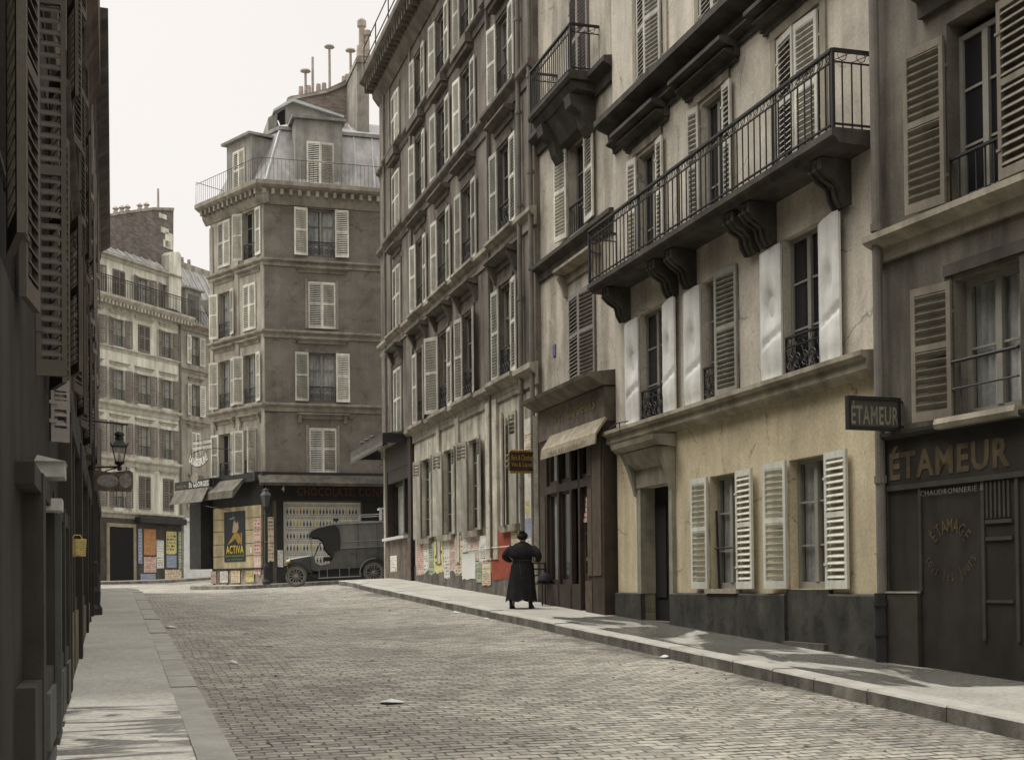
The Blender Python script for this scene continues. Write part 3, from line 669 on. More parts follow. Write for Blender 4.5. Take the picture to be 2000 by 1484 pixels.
b = MB(); b.tube([(-22.6, -.2, 4.36), (-22.1, -.24, 4.4), (-21.6, -.24, 4.37)], .012, 5); b.tube([(-22.0, -.24, 4.39), (-21.98, -.24, 4.2)], .01, 5); b.build('bent_wire', iron, Cb, FC)
# ---------------- building D : darkened house with the tinsmith's shop
D, FD = root_at('tinsmith_house', DF := Fr(*(RF.w(RF.u(1720), 0).to_2d()), math.atan2(ray(0, 1150).y, ray(0, 1150).x)-math.pi), 2.0, 'dark plaster house with brown shutters above a black painted tinsmith shop')
dw = (1.30, 2.28); D1 = 8.0
dops = [(dw[0], dw[1]-.12, 5.74, 7.75), (dw[0]+.06, dw[1]+.12, 3.34, 4.86)]+[(dw[0]+2.6, dw[1]+2.6, 5.74, 7.75), (dw[0]+2.6, dw[1]+2.6, 3.34, 4.86)]
b = MB(); b.grid_wall(.0, D1, -.5, 16.5, dops, .3); b.quad((0, 0, 0), (0, 9, 0), (0, 9, 16.5), (0, 0, 16.5)); b.quad((D1, 0, 0), (D1, 9, 0), (D1, 9, 16.5), (D1, 0, 16.5)); b.quad((0, 9, 0), (D1, 9, 0), (D1, 9, 16.5), (0, 9, 16.5)); b.quad((0, 0, 16.5), (D1, 0, 16.5), (D1, 9, 16.5), (0, 9, 16.5))
b.build('wall', plaD, D, FD)
for q in (0, 2.6):
    window(D, dops[0][0]+q, dops[0][1]+q, 5.74, 7.62, FD, L=176, Rr=176, lw=.6, sm=mat('shutter_vignetted', (.21, .18, .135), var=.2, scale=3, streak=.25), rail='bars', rh=.5, sp=.095)  # the same edge vignette put into the shutter colour
    window(D, dops[1][0]+q, dops[1][1]+q, 3.34, 4.86, FD, L=176, Rr=None, lw=.56, sm=MC['shutter_vignetted'], rows=2, curtain='full', sp=.095)
    b = MB(); b.tube([(dops[1][0]+q, -.05, 3.95), (dops[1][1]+q, -.05, 3.95)], .02, 6); b.tube([(dops[1][0]+q, -.05, 3.65), (dops[1][1]+q, -.05, 3.65)], .012, 6); b.tube([(dops[1][0]+q+.05, .02, 3.98), (dops[1][0]+q+.14, -.04, 3.4)], .012, 6)
    b.build('guard_rail', iron, D, FD)
    b = MB(); b.prism([(.02, 3.20), (-.2, 3.22), (-.22, 3.27), (-.2, 3.33), (.02, 3.34)], dops[1][0]+q-.12, dops[1][1]+q+.1); b.build('sill', trimC, D, FD)
    b = MB(); 
    for x in (dops[1][0]+q-.12, dops[1][1]+q+.01): b.box(x, x+.11, -.03, 0, 3.34, 4.93)
    b.box(dops[1][0]+q-.12, dops[1][1]+q+.12, -.05, 0, 4.92, 5.05); b.build('surround', trimCd, D, FD, split=True)
b = MB(); string(b, 0.02, D1, 5.68, .24, .34); b.build('string_course', trimC, D, FD)
b = MB(); string(b, dw[0]-.4, dw[1]+.4, 8.35, .3, .4); b.build('window_hood', trimCd, D, FD)
b = MB(); cornice(b, 0, D1, 16.6, .6, .8); b.build('cornice', trimCd, D, FD)
b = MB(); b.box(.16, 5.5, -.07, -.001, .2, 3.2); b.prism([(0, 3.2), (-.12, 3.2), (-.16, 3.24), (-.16, 3.28), (0, 3.3)], .12, 5.5)
b.build('shop_front', shopD, D, FD)
b = MB()
for x in (.2, .80, 1.84, 2.35): b.box(x, x+.045, -.09, -.07, .9 if x > 1 else 1.42, 2.62)
b.box(.2, 5.4, -.1, -.07, 2.6, 2.66); b.box(.16, .80, -.12, -.07, -.3, 1.40); b.box(1.9, 2.3, -.09, -.07, 1.96, 2.0); b.box(1.9, 2.3, -.09, -.07, 2.14, 2.18); b.box(1.9, 2.3, -.085, -.07, 1.3, 1.33)
for i in range(6): b.box(1.91+i*.065, 1.94+i*.065, -.085, -.07, 2.2, 2.58)
b.build('shop_panel', mat('shop_black_trim', (.045, .039, .031), rough=.5, var=.3, scale=4, spec=.4), D, FD, split=True)
b = MB(); b.box(.16, .8, -.13, -.07, 1.40, 1.42); b.build('ledge', mat('worn_edge', (.3, .28, .22), var=.4, scale=8), D, FD)
gold = mat('letter_gold', (.085, .06, .03), rough=.7, var=.45, scale=7, streak=.3)
b = MB(); b.text("ÉTAMEUR", .27, 2.28, 2.72, 3.12, -.075, .03)
b.build('fascia_lettering', gold, D, FD)
b = MB(); b.arc_text("ÉTAMAGE", 1.32, 1.80, .36, -58, 58, .16, -.075, True, .01, .62); b.arc_text("tous les Jours", 1.32, 2.02, .42, -62, 62, .13, -.075, False, .0, .62)
b.build('window_lettering', gold, D, FD)
b = MB(); b.text("CHAUDRONNERIE &", .85, 1.9, 2.50, 2.56, -.095, .0); b.build('small_lettering', mat('letter_pale', (.13, .12, .10), var=.4, scale=9), D, FD)
# projecting signs
def hanging_sign(name, fr, u, out0, out1, z0, z1, label, board, lines, lm, scallop=False):
    """a board standing out at right angles to the wall; out0 is nearest the wall"""
    o = fr.w(u, -out1, z0); M = TR(o) @ RZ(fr.a+R(90)) @ TR((0, 0, 0))
    # local x runs from the outer end back towards the wall (image left to right)
    root = empty(name, M, label, 'sign'); bpy.context.view_layer.update(); w = out1-out0; h = z1-z0
    b = MB(); b.box(0, w, -.02, .02, 0, h); b.build('board', board, root)
    b = MB()
    for a, c, d, e in ((-.015, w+.015, -.02, .02), (-.015, w+.015, h-.02, h+.02)): b.box(a, c, -.035, .035, d, e)
    for a in (-.015, w-.02): b.box(a, a+.035, -.035, .035, .02, h-.02)
    b.build('frame', iron if not scallop else board, root)
    b = MB()
    for t, x0, x1, a, c in lines: b.text(t, x0*w, x1*w, a*h, c*h, -.024, .015)
    b.build('lettering', lm, root)
    if scallop:
        b = MB()
        for i in range(9):
            for z, s in ((-.05, -1), (h+.05, 1)): b.lathe([(.0, -.03), (.035, -.01), (.035, .01), (0, .03)], 8, TR((w*(i+.5)/9, 0, z)) @ RX(R(90)))
        for i in range(3): b.lathe([(.0, -.03), (.035, -.01), (.035, .01), (0, .03)], 8, TR((-.06, 0, h*(i+.5)/3)) @ RX(R(90)))
        b.build('beading', lm, root)
    b = MB()
    for z in (h*.93, h*.1): b.tube([(w, 0, z), (w+out0+.02, 0, z)], .016, 6)
    if scallop: b.tube([(w-.05, 0, 0), (w-.05, 0, -h*.9), (w+out0, 0, -h*.9)], .012, 5)
    b.build('bracket', iron, root); return root
hanging_sign('tinsmith_sign', DF, .43, .06, .76, 3.31, 3.66, 'dark framed signboard with pale block letters ÉTAMEUR above the drainpipe',
   mat('sign_grey', (.075, .068, .055), rough=.6, var=.3, scale=5), [("ÉTAMEUR", .04, .97, .12, .90)], mat('letter_cream', (.24, .22, .165), var=.3, scale=7))
su = U(1050, 930)
hanging_sign('coal_sign', RF, su, .05, .62, 4.03, 4.39, 'small brown sign with orange letters on wood, coal and wine beside the cafe',
   mat('sign_brown', (.045, .028, .015), rough=.6, var=.3, scale=5), [("Bois & Charbons", .04, .96, .56, .92), ("Vins & Liqueurs", .04, .96, .1, .46)], mat('letter_orange', (.38, .22, .05), var=.3, scale=9), True)
# ================================================================= corner house across the crossing
stoneA = mat('stone_corner', (.20, .178, .148), rough=.92, patch=.14, var=.34, scale=.8, streak=.08, bump=.2, blocks=(1.3, .42, .88), hue=(.155, .14, .12))
stoneAl = mat('stone_corner_light', (.36, .32, .26), rough=.92, var=.28, scale=1.0, streak=.3, bump=.2)
trimA = mat('stone_corner_trim', (.27, .235, .19), rough=.92, var=.3, scale=2, streak=.25, bump=.2)
AR = Fr(-9.97, 54, math.atan2(ray(9600, 1060).y, ray(9600, 1060).x))
_d = ray(-1390, 1165); AL = Fr(-9.97, 54, math.atan2(-_d.y, -_d.x))
A = empty('corner_house', TR((-9.97, 54, gw(-9.97, 54))) @ RZ(AR.a), 'brown corner house with zinc mansard roof above dark shops plastered with posters', 'building'); bpy.context.view_layer.update()
FR = A.matrix_world.inverted() @ AR.m; FL = A.matrix_world.inverted() @ AL.m
ra = [(15.14, 17.1), (12.16, 14.08), (9.15, 11.16), (6.22, 8.06)]
rc = [(1.77, 2.9), (6.6, 7.7), (10.6, 11.7)]
b = MB(); b.grid_wall(0, 13, -.5, 17.3, [(a, e, c, d) for a, e in rc for c, d in ra]+[(.70, 3.92, 2.4, 5.05), (5.2, 8.4, 2.4, 5.05)], .24); b.build('wall', stoneA, A, FR)
lc = [(-3.62, -2.62), (-1.60, -.62)]
b = MB(); b.grid_wall(-4.28, 0, -.5, 17.3, [(a, e, c, d) for a, e in lc for c, d in ra], .24); b.build('wall', stoneAl, A, FL)
pL = AL.w(-4.28, 0); e1 = AR.w(13, 0); e2 = AR.w(13, 12); pB = pL + Vector((-.12, 1, 0))*9.0
def loc(p, z): q = A.matrix_world.inverted() @ Vector((p.x, p.y, z)); return tuple(q)
b = MB()
for p, q in ((pL, pB), (pB, e2), (e2, e1)): b.quad(loc(p, -1), loc(q, -1), loc(q, 17.3), loc(p, 17.3))
b.build('side_wall', stoneA, A)
b = MB()
for z, d, h in ((14.98, .16, .32), (12.06, .16, .34), (9.07, .18, .36)):
    string(b, -.06, 13, z, d, h, M=FR); string(b, -4.4, .06, z, d, h, M=FL)
for j, (c, d) in enumerate(ra):
    for k, (a, e) in enumerate(rc):
        m = (a+e)/2; w = .98 if j else .8
        if j: hood(b, m-w, m+w, d+.60, .22, .2, M=FR, consoles=(j == 3))
        for x in (a-.12, e+.02): b.box(x, x+.1, -.03, 0, c, d+.12, FR)
    for a, e in lc:
        m = (a+e)/2; hood(b, m-.78, m+.78, d+.62, .2, .2, M=FL, consoles=(j == 3)) if j else None
b.build('string_course', trimA, A, split=True)
b = MB()
b.box(-.24, 0, -.05, 0, 6.2, 17, FL); b.box(-4.28, -4.02, -.05, 0, 6.2, 17, FL); b.box(-2.28, -1.95, -.04, 0, 6.2, 17, FL); b.build('quoin_strip', stoneAl, A, split=True)
b = MB()
for M, a, e in ((FR, -.1, 13), (FL, -4.35, .1)):
    cornice(b, a-.25, e+.25, 18.02, .58, .85, M=M); x = a
    while x < e: b.box(x, x+.13, -.46, -.2, 17.48, 17.7, M); x += .36
b.build('cornice', trimA, A)
# mansard
def ringpts(off, z):  # outline of the house set back by off
    pc = AR.w(0, 0); n1 = AR.y*off; n2 = AL.y*off
    # intersection of the two offset faces
    a, c = pc+n1, pc+n2; det = AR.x.x*AL.x.y-AR.x.y*AL.x.x; dd = c-a
    t = (dd.x*AL.x.y-dd.y*AL.x.x)/det; k = a+AR.x*t
    l = AL.w(-4.28, off) + AL.x*off*.55; r = AR.w(13, off)
    return [loc(l, z), loc(k, z), loc(r, z), loc(e2, z), loc(pB, z)]
b = MB(); b.loft([ringpts(.0, 17.9), ringpts(.15, 18.2), ringpts(1.35, 20.75)], cap=False); rf = b.build('roof', zinc, A)
b = MB(); b.loft([ringpts(1.25, 20.7), ringpts(1.25, 20.85), ringpts(2.8, 21.6), ringpts(4.2, 22.3)]); b.build('upper_roof', zinc, rf)
b = MB()
for i in range(17):
    u = -.3+i*.78
    if u > .5: b.tube([(u+.25, .16, 18.2), (u+.35, 1.33, 20.75)], .03, 4, M=FR)
    if u > 0: b.tube([(u+.35, 1.3, 20.85), (u+.5, 3.4, 21.9)], .03, 4, M=FR)
b.tube([ringpts(.15, 18.2)[1], ringpts(1.35, 20.75)[1]], .05, 5)
b.build('roof_seam', mat('zinc_light', (.42, .42, .41), rough=.5, var=.2, bump=0), rf)
dorm = mat('dormer_render', (.27, .25, .22), var=.25, scale=2, streak=.25)
for F, u0, u1, zt, w0, w1 in ((FR, 1.32, 3.28, 20.85, 1.78, 2.92), (FL, -3.25, -1.25, 20.35, -2.7, -1.75)):
    b = MB(); b.grid_wall(u0, u1, 18.0, zt, [(w0, w1, 18.15, 19.95)], .12, y=.22); b.quad((u0, .22, 18), (u0, 2.2, 18), (u0, 2.2, zt), (u0, .22, zt)); b.quad((u1, .22, 18), (u1, 2.2, 18), (u1, 2.2, zt), (u1, .22, zt))
    dm = b.build('dormer', dorm, A, F)
    b = MB(); b.prism([(.02, zt), (2.6, zt+.12), (2.6, zt+.22), (.0, zt+.1)], u0-.14, u1+.14); b.build('dormer_roof', zinc, dm)
    window(A, w0, w1, 18.15, 19.95, F, y=.22, depth=.12, L=2, Rr=2, sm=shut_l)
b = MB()
for M, a, e in ((FR, -.3, 12), (FL, -4.6, .3)):
    n = int((e-a)/.16)
    for z in (18.9, ): b.tube([(a, -.5, z), (e, -.5, z)], .014, 4, M=M)
    for i in range(n): x = a+(e-a)*i/n; b.box(x-.005, x+.005, -.505, -.495, 18.0, 18.9, M)
b.tube([(-4.6, -.5, 18), (-4.6, -.5, 19.0), (-2.9, 1.2, 18.2)], .014, 4, M=FL)
b.build('roof_rail', iron, A)
# chimneys and the high party wall
def wallpoly(b, fr, pts, off, th): b.poly([fr.hit(px, py, off) for px, py in pts], off, off+th)
chim = mat('chimney_render', (.30, .265, .22), var=.35, scale=1.5, streak=.3, bump=.3)
chb = mat('chimney_brick', (.24, .19, .155), var=.3, scale=1.5, brick=(.24, .08, .8), bump=.2)
b = MB(); wallpoly(b, AR, [(566, 200), (566, 188), (600, 183), (640, 173), (672, 158), (689, 142), (698, 112), (698, 300), (640, 300), (600, 240)], 4.3, .45); ch = b.build('chimney_wall', chb, A, FR)
b = MB(); wallpoly(b, AR, [(562, 190), (600, 185), (640, 176), (672, 161), (690, 143), (699, 110), (722, 112), (722, 120), (703, 120), (693, 150), (674, 167), (640, 181), (565, 196)], 4.2, .65); b.build('coping', chim, ch)
b = MB(); wallpoly(b, AR, [(697, 262), (697, 112), (721, 112), (721, 262)], 1.7, 2.8); wallpoly(b, AR, [(695, 122), (695, 113), (723, 113), (723, 122)], 1.65, 2.9); b.build('chimney_stack', chim, ch)
b = MB()
for x, y0, y1, cap in ((597, 186, 142, 1), (611, 184, 112, 0), (644, 176, 95, 1), (685, 152, 102, 1), (588, 188, 170, 0), (622, 181, 165, 0), (633, 179, 163, 0), (603, 186, 168, 0), (672, 160, 150, 0), (678, 158, 146, 0)):
    u, z0 = AR.hit(x, y0, 4.5); _, z1 = AR.hit(x, y1, 4.5)
    r = .06 if y0-y1 > 30 else .11
    b.lathe([(r*1.15, z0-.1), (r, z0+.1), (r*.9, z1)], 8, TR((u, 4.5, 0)))
    if cap: b.lathe([(.05, z1), (.24, z1+.04), (.22, z1+.1), (.02, z1+.17)], 8, TR((u, 4.5, 0)))
b.build('chimney_pot', mat('pot_clay', (.34, .28, .23), var=.3, scale=5), ch, split=True)
b = MB(); u, z0 = AR.hit(707, 113, 2.5); b.lathe([(.25, z0), (.22, z0+.5), (.14, z0+.55), (.13, z0+1.3), (.2, z0+1.35), (.2, z0+1.6), (.1, z0+1.7)], 10, TR((u, 2.5, 0))); b.lathe([(.12, z0), (.1, z0+.9), (.17, z0+.95), (.17, z0+1.15)], 8, TR((u+.22, 2.4, 0)))
b.build('chimney_pot', MC['pot_clay'], ch)
# attic pavilion
b = MB(); wallpoly(b, AR, [(537, 270), (537, 212), (568, 196), (572, 196), (640, 222), (668, 228), (600, 262)], 2.8, 3.0); pv = b.build('attic_room', dorm, A, FR)
b = MB(); wallpoly(b, AR, [(524, 268), (524, 230), (537, 222), (537, 268)], 3.0, 2.5); b.build('attic_room', dorm, A, FR)
b = MB(); wallpoly(b, AR, [(542, 262), (542, 222), (557, 213), (557, 256)], 2.76, .06); b.build('window', black_in, pv)
b = MB(); wallpoly(b, AR, [(534, 214), (566, 194), (572, 192), (672, 226), (672, 230), (572, 198), (534, 218)], 2.6, 3.4); b.build('coping', MC['zinc_light'], pv)
# windows
def WA(F, a, e, j, L, Rr, **k): window(A, a, e, ra[j][0], ra[j][1], F, L=L, Rr=Rr, **k)
WA(FR, *rc[0], 0, 172, 172, rail='scroll', rh=.62, curtain='sides'); WA(FR, *rc[0], 1, 2, 2); WA(FR, *rc[0], 2, 176, 176, rail='scroll', rh=.62, curtain='full'); WA(FR, *rc[0], 3, 2, 2)
for k in (1, 2):
    for j in range(4): WA(FR, *rc[k], j, 176, 176, rail='scroll', rh=.62)
WA(FL, *lc[0], 0, 2, 2); WA(FL, *lc[1], 0, 150, 172, rail='scroll', rh=.62)
WA(FL, *lc[0], 1, 165, 165, rail='scroll', rh=.62, curtain='sides'); WA(FL, *lc[1], 1, 2, 2)
WA(FL, *lc[0], 2, 165, 165, rail='scroll', rh=.62, curtain='sides'); WA(FL, *lc[1], 2, 160, 165, rail='scroll', rh=.62, curtain='sides')
WA(FL, *lc[0], 3, 170, 160, rail='scroll', rh=.62); WA(FL, *lc[1], 3, 165, 100, rail='scroll', rh=.62, curtain='half')
# shop level
darkA = mat('shop_dark', (.028, .027, .024), rough=.65, var=.35, scale=3, streak=.2)
b = MB()
b.box(-.5, 13, -.45, 0, 5.85, 6.2, FR); b.box(-4.4, .45, -.45, 0, 5.85, 6.2, FL)
b.box(0, 13, -.12, 0, 5.08, 5.85, FR); b.box(-4.2, -.02, -.10, 0, 4.92, 5.85, FL)
b.box(-.02, .25, -.06, 0, 1, 5.08, FR); b.box(.42, .68, -.1, 0, 1, 5.08, FR); b.box(3.95, 5.1, -.1, 0, 1, 5.08, FR); b.box(.68, 3.95, -.08, 0, 1.0, 2.38, FR); b.box(8.4, 13, -.1, 0, 1, 5.08, FR)
b.box(.7, 3.92, .12, .2, 2.4, 5.05, FR); b.box(5.2, 8.4, .12, .2, 2.4, 5.05, FR)
b.build('shop_front', darkA, A)
b = MB(); b.prism([(-.4, 6.02), (-.5, 6.08), (-1.15, 5.72), (-1.15, 5.6), (-1.1, 5.6)], -.35, 6.0, FR); b.build('awning', mat('awning_brown', (.075, .065, .05), var=.3, scale=5, streak=.3), A)
b = MB(); b.prism([(-.4, 5.95), (-.5, 6.0), (-1.0, 5.5), (-1.02, 5.2), (-.98, 5.2)], -3.4, -.9, FL); b.build('awning', mat('awning_buff', (.13, .115, .09), var=.3, scale=5, streak=.3), A)
b = MB(); b.text("CHOCOLATS. CONFISERIE", 1.25, 5.85, 5.26, 5.62, -.14, .02, FR); b.build('fascia_lettering', mat('letter_red', (.12, .06, .04), var=.4, scale=8), A)
b = MB(); b.text("4", .62, .74, 5.42, 5.66, -.14, .02, FR); b.build('house_number', mat('letter_white', (.6, .58, .52), var=.2, scale=8), A)
b = MB(); b.box(-3.95, -.15, -.14, -.06, 2.35, 4.9, FL); sp = b.build('shop_shutter', mat('shutter_cream', (.48, .39, .235), var=.22, scale=2.5, streak=.3, bump=.15), A)
b = MB()
for z in (2.85, 3.35, 3.9, 4.4): b.box(-3.95, -.15, -.15, -.06, z, z+.02, FL)
b.box(-4.0, -.1, -.17, -.05, 2.28, 2.35, FL); b.build('shutter_joint', darkA, sp)
b = MB(); b.box(-4.0, -.05, -.1, 0, 1.0, 2.28, FL); b.build('shop_base', mat('peeling_base', (.33, .27, .21), var=.6, scale=3, streak=.3, bump=.3, fine=.3), A)
b = MB()
for x in (-3.98, -2.9, -1.9): b.box(x, x+.07, -.13, -.1, 1.5, 2.28, FL)
b.build('shop_base_strip', darkA, A, split=True)
b = MB(); b.box(-5.05, -4.1, -.65, -.0, 2.35, 5.35, FL); b.build('shop_corner_case', darkA, A)
# ---- posters on the corner house
def sheet_on(name, F, u0, u1, z0, z1, m, label, cat='poster', group=None, y=-.10, par=None):
    b = MB(); w, h = u1-u0, z1-z0; rj = random.Random(round(u0*97+z0*31)); k = 9
    jag = .035 if 'stone house' in str(group) or 'corner' in str(group) else .012
    pts = [(w*i/k+(0 if i in (0, k) else rj.uniform(-.2, .2)*w/k), h*jag*rj.uniform(0, 1.6)) for i in range(k+1)]
    if rj.random() < .4: pts[-1] = (w, h*rj.uniform(.03, .12))
    pts += [(w*(1-.012*rj.random()), h*.5), (w, h*(1-.01*rj.random())), (w*.5, h), (0, h*(1-.012*rj.random())), (w*.012*rj.random(), h*.55)]
    b.poly(pts, 0, .004)
    if par is not None: o = b.build(name, m, par, F @ TR((u0, y, z0))); return o
    o = b.build(name, m); o.matrix_world = F @ TR((u0, y, z0)); return tag(o, label, cat, group)
MLw, MRw = AL.m, AR.m
b = MB(); u0, u1, z0, z1 = AL.u(444, 1000), AL.u(485, 1000), 2.62, 4.72; w = u1-u0; h = z1-z0
act = empty('advertising_poster', MLw @ TR((u0, -.16, z0)), 'tall black advertising poster reading ACTIVA in yellow with a lit figure', 'poster')
b.box(0, w, 0, .01, 0, h); b.build('paper', mat('poster_black', (.02, .025, .024), rough=.6, var=.3, bump=0), act)
b = MB(); b.text("ACTIVA", .10*w, .92*w, .165*h, .325*h, -.004, .005); b.build('title', mat('poster_yellow', (.70, .50, .04), rough=.7, var=.15, bump=0), act)
b = MB(); b.text("CRÈME RADIOACTIVE", .05*w, .95*w, .10*h, .145*h, -.004, .0); b.text("PARIS  CRÈME DE BEAUTÉ", .12*w, .9*w, .035*h, .065*h, -.004, .0); b.build('subtitle', mat('poster_green', (.22, .32, .12), rough=.7, var=.15, bump=0), act)
b = MB(); b.poly([(.16*w, .34*h), (.5*w, .58*h), (.72*w, .56*h), (.8*w, .42*h), (.7*w, .34*h), (.55*w, .46*h), (.3*w, .38*h)], -.006, -.001); b.poly([(.78*w, .34*h), (.84*w, .34*h), (.86*w, .56*h), (.8*w, .58*h)], -.006, -.001); b.build('gown', mat('poster_ochre', (.36, .22, .05), var=.4, scale=12, bump=0), act)
b = MB(); b.poly([(.4*w, .58*h), (.46*w, .78*h), (.5*w, .84*h), (.58*w, .76*h), (.68*w, .8*h), (.7*w, .66*h), (.62*w, .58*h)], -.006, -.001); b.build('figure', mat('poster_flesh', (.42, .30, .22), var=.35, scale=14, bump=0), act)
b = MB(); b.poly([(.25*w, .86*h), (.5*w, .90*h), (.52*w, .86*h), (.32*w, .84*h)], -.006, -.001); b.tube([(.42*w, -.004, .9*h), (.44*w, -.004, .99*h)], .008, 4); b.build('lamp_drawing', mat('poster_grey', (.2, .22, .22), var=.3, bump=0), act)
b = MB(); u0, u1 = .72, 3.90
adv = empty('poster_sheet', MRw @ TR((.72, .10, 2.42)), 'wide shop shutter pasted with repeated rows of pale bottle advertisements', 'poster')
w, h = 3.18, 2.6
paper = mat('paper_cream', (.68, .64, .53), rough=.9, var=.2, scale=3, bump=.05)
b.box(0, w, -.01, .0, 0, h); b.build('paper', paper, adv)
inkb = mat('ink_blue', (.10, .10, .16), rough=.9, var=.3, bump=0); inky = mat('ink_yellow', (.50, .40, .08), rough=.9, var=.3, bump=0); inkr = mat('ink_red', (.34, .13, .10), rough=.9, var=.3, bump=0)
bb, by, br = MB(), MB(), MB(); rnd = random.Random(3)
for r_ in range(5):
    z = .12+r_*.5
    for i in range(22):
        x = .12+i*.135
        q = (bb, by, br, by, bb)[rnd.randrange(5)] if i % 5 > 1 else bb
        q.poly([(x, z), (x+.07, z), (x+.075, z+.11), (x+.05, z+.16), (x+.05, z+.22), (x+.025, z+.22), (x+.02, z+.16), (x-.003, z+.11)], -.016, -.011)
    bb.box(.06, w-.1, -.014, -.011, z+.37, z+.385); bb.box(.04, w-.04, -.015, -.011, z-.05, z-.035)
    for i in range(34): x = .1+i*.088; (bb if i % 3 else br).box(x, x+.05, -.014, -.011, z+.29, z+.33)
bb.build('print', inkb, adv); by.build('print', inky, adv); br.build('print', inkr, adv)
p_white = printed('print_white', (.74, .72, .65), (.06, .06, .08), 12, .46)
p_yel = printed('print_yellow', (.58, .52, .24), (.05, .04, .03), 7, .5, (.25, .05, .03))
p_rose = printed('print_rose', (.62, .49, .42), (.30, .10, .08), 16, .52)
p_green = printed('print_green', (.40, .45, .32), (.05, .07, .06), 14, .5)
p_orange = printed('print_orange', (.46, .24, .11), (.30, .12, .10), 9, .38)
p_red = printed('print_red', (.34, .085, .05), (.17, .07, .08), 26, .42)
p_bluep = printed('print_blue', (.26, .29, .38), (.5, .5, .5), 11, .45)
p_cream = printed('print_cream', (.66, .58, .42), (.30, .08, .05), 13, .5, (.06, .06, .1))
sheet_on('poster', MLw, AL.u(501), AL.u(514), 2.0, 4.35, p_rose, 'narrow tall bill with small red print right of the black ACTIVA poster', group='bills around the corner shop', y=-.15)
sheet_on('poster', MRw, .06, .30, 2.55, 4.4, p_cream, 'narrow cream bill on the corner pier behind the street lamp', group='bills around the corner shop', y=-.09)
sheet_on('poster', MRw, .44, .66, 2.35, 3.05, p_white, 'small white notice low on the pier left of the bottle advertisements', group='bills around the corner shop', y=-.14)
for i, (a, e, m_, l) in enumerate(((416, 426, p_rose, 'torn rose bill at the far left foot of the corner shop'), (434, 449, p_white, 'pale torn bill under the black ACTIVA poster'), (455, 473, p_cream, 'cream torn bill at the middle of the corner shop base'), (484, 500, p_yel, 'yellowish bill at the right end of the corner shop base'))):
    sheet_on('poster', MLw, AL.u(a), AL.u(e), 1.72+.03*(i % 2), 2.25, m_, l, group='bills around the corner shop', y=-.14)
sheet_on('poster', MLw, AL.u(494, 1000), AL.u(497, 1000), 2.95, 3.2, mat('paper_white', (.7, .68, .62), bump=0), 'tiny white sticker on the cream shutter beside the black poster', group='bills around the corner shop', y=-.15)
# ---- signs over the left shop
lw_ = MC['letter_white']
o = -.95; u0, z0 = AL.hit(341, 950, o); u1, _ = AL.hit(410, 935, o)
sg = empty('shop_sign', MLw @ TR((u0, o, 5.75)), 'dark projecting fascia board reading St GEORGES over a sloping awning', 'sign'); w = u1-u0
b = MB(); b.box(0, w, 0, .08, 0, .36); b.box(w-.08, w, 0, .95, 0, .36); b.build('board', darkA, sg)
b = MB(); b.text("St GEORGES", w*.42, w*.97, .06, .29, -.01, .03); b.build('lettering', lw_, sg)
b = MB(); b.text("MAISON", w*.06, w*.34, .08, .20, -.01, .0); b.build('small_lettering', MC['letter_faded'], sg)
b = MB(); b.prism([(.02, 0), (-.02, 0), (-.35, -.62), (-.3, -.62)], .15, w-.1); b.build('awning', MC['awning_buff'], sg)
b = MB(); b.tube([(.5, .05, -.5), (w+.4, .9, -1.0)], .015, 4); b.tube([(.3, .05, .0), (.3, .9, -.1)], .02, 4); b.build('bracket', iron, sg)
u0, z0 = AL.hit(378, 881, o); u1, z1 = AL.hit(413, 865, o)
sg = empty('wire_sign', MLw @ TR((u0, o, z0)), 'white enamel letters on a wire frame advertising cooking fat above the left shop', 'sign'); w = u1-u0
b = MB(); b.text("POUR LA CUISINE", 0, w, .24, .36, -.02, .03); b.text("PLUS DE BEURRE", 0, w, .02, .14, -.02, .03); b.build('upper_lettering', lw_, sg)
b = MB(); b.arc_text("LA VÉGÉTALINE", .42, .75, 1.25, -34, 34, .32, -.02, False, .03, .62); b.build('arched_lettering', lw_, sg)
b = MB()
for z in (-.02, .18, .4): b.box(-.05, w+.05, 0, .012, z, z+.015)
b.tube([(.42+1.25*math.sin(R(t)), .01, .75-1.25*math.cos(R(t))+.2) for t in range(-36, 37, 6)], .012, 4); b.tube([(.42+1.25*math.sin(R(t)), .01, .75-1.25*math.cos(R(t))-.2) for t in range(-36, 37, 6)], .012, 4)
b.tube([(-.2, .01, .1), (-.2, .01, -1.7)], .015, 4); b.tube([(w+.1, .01, .4), (w+.1, .01, -1.7)], .015, 4); b.tube([(-.2, .01, -.1), (-.2, .9, .3)], .015, 4); b.tube([(w+.1, .01, 0), (w+.1, .9, 0)], .015, 4); b.build('wire_frame', iron, sg)
b = MB(); b.lathe([(.01, -.02), (.3, -.02), (.3, .02), (.01, .02)], 20, TR((.1, 0, -1.15)) @ RX(R(90)) @ Matrix.Scale(.7, 4, (0, 1, 0))); b.build('oval_panel', mat('sign_faded', (.26, .22, .18), var=.4, scale=6), sg)
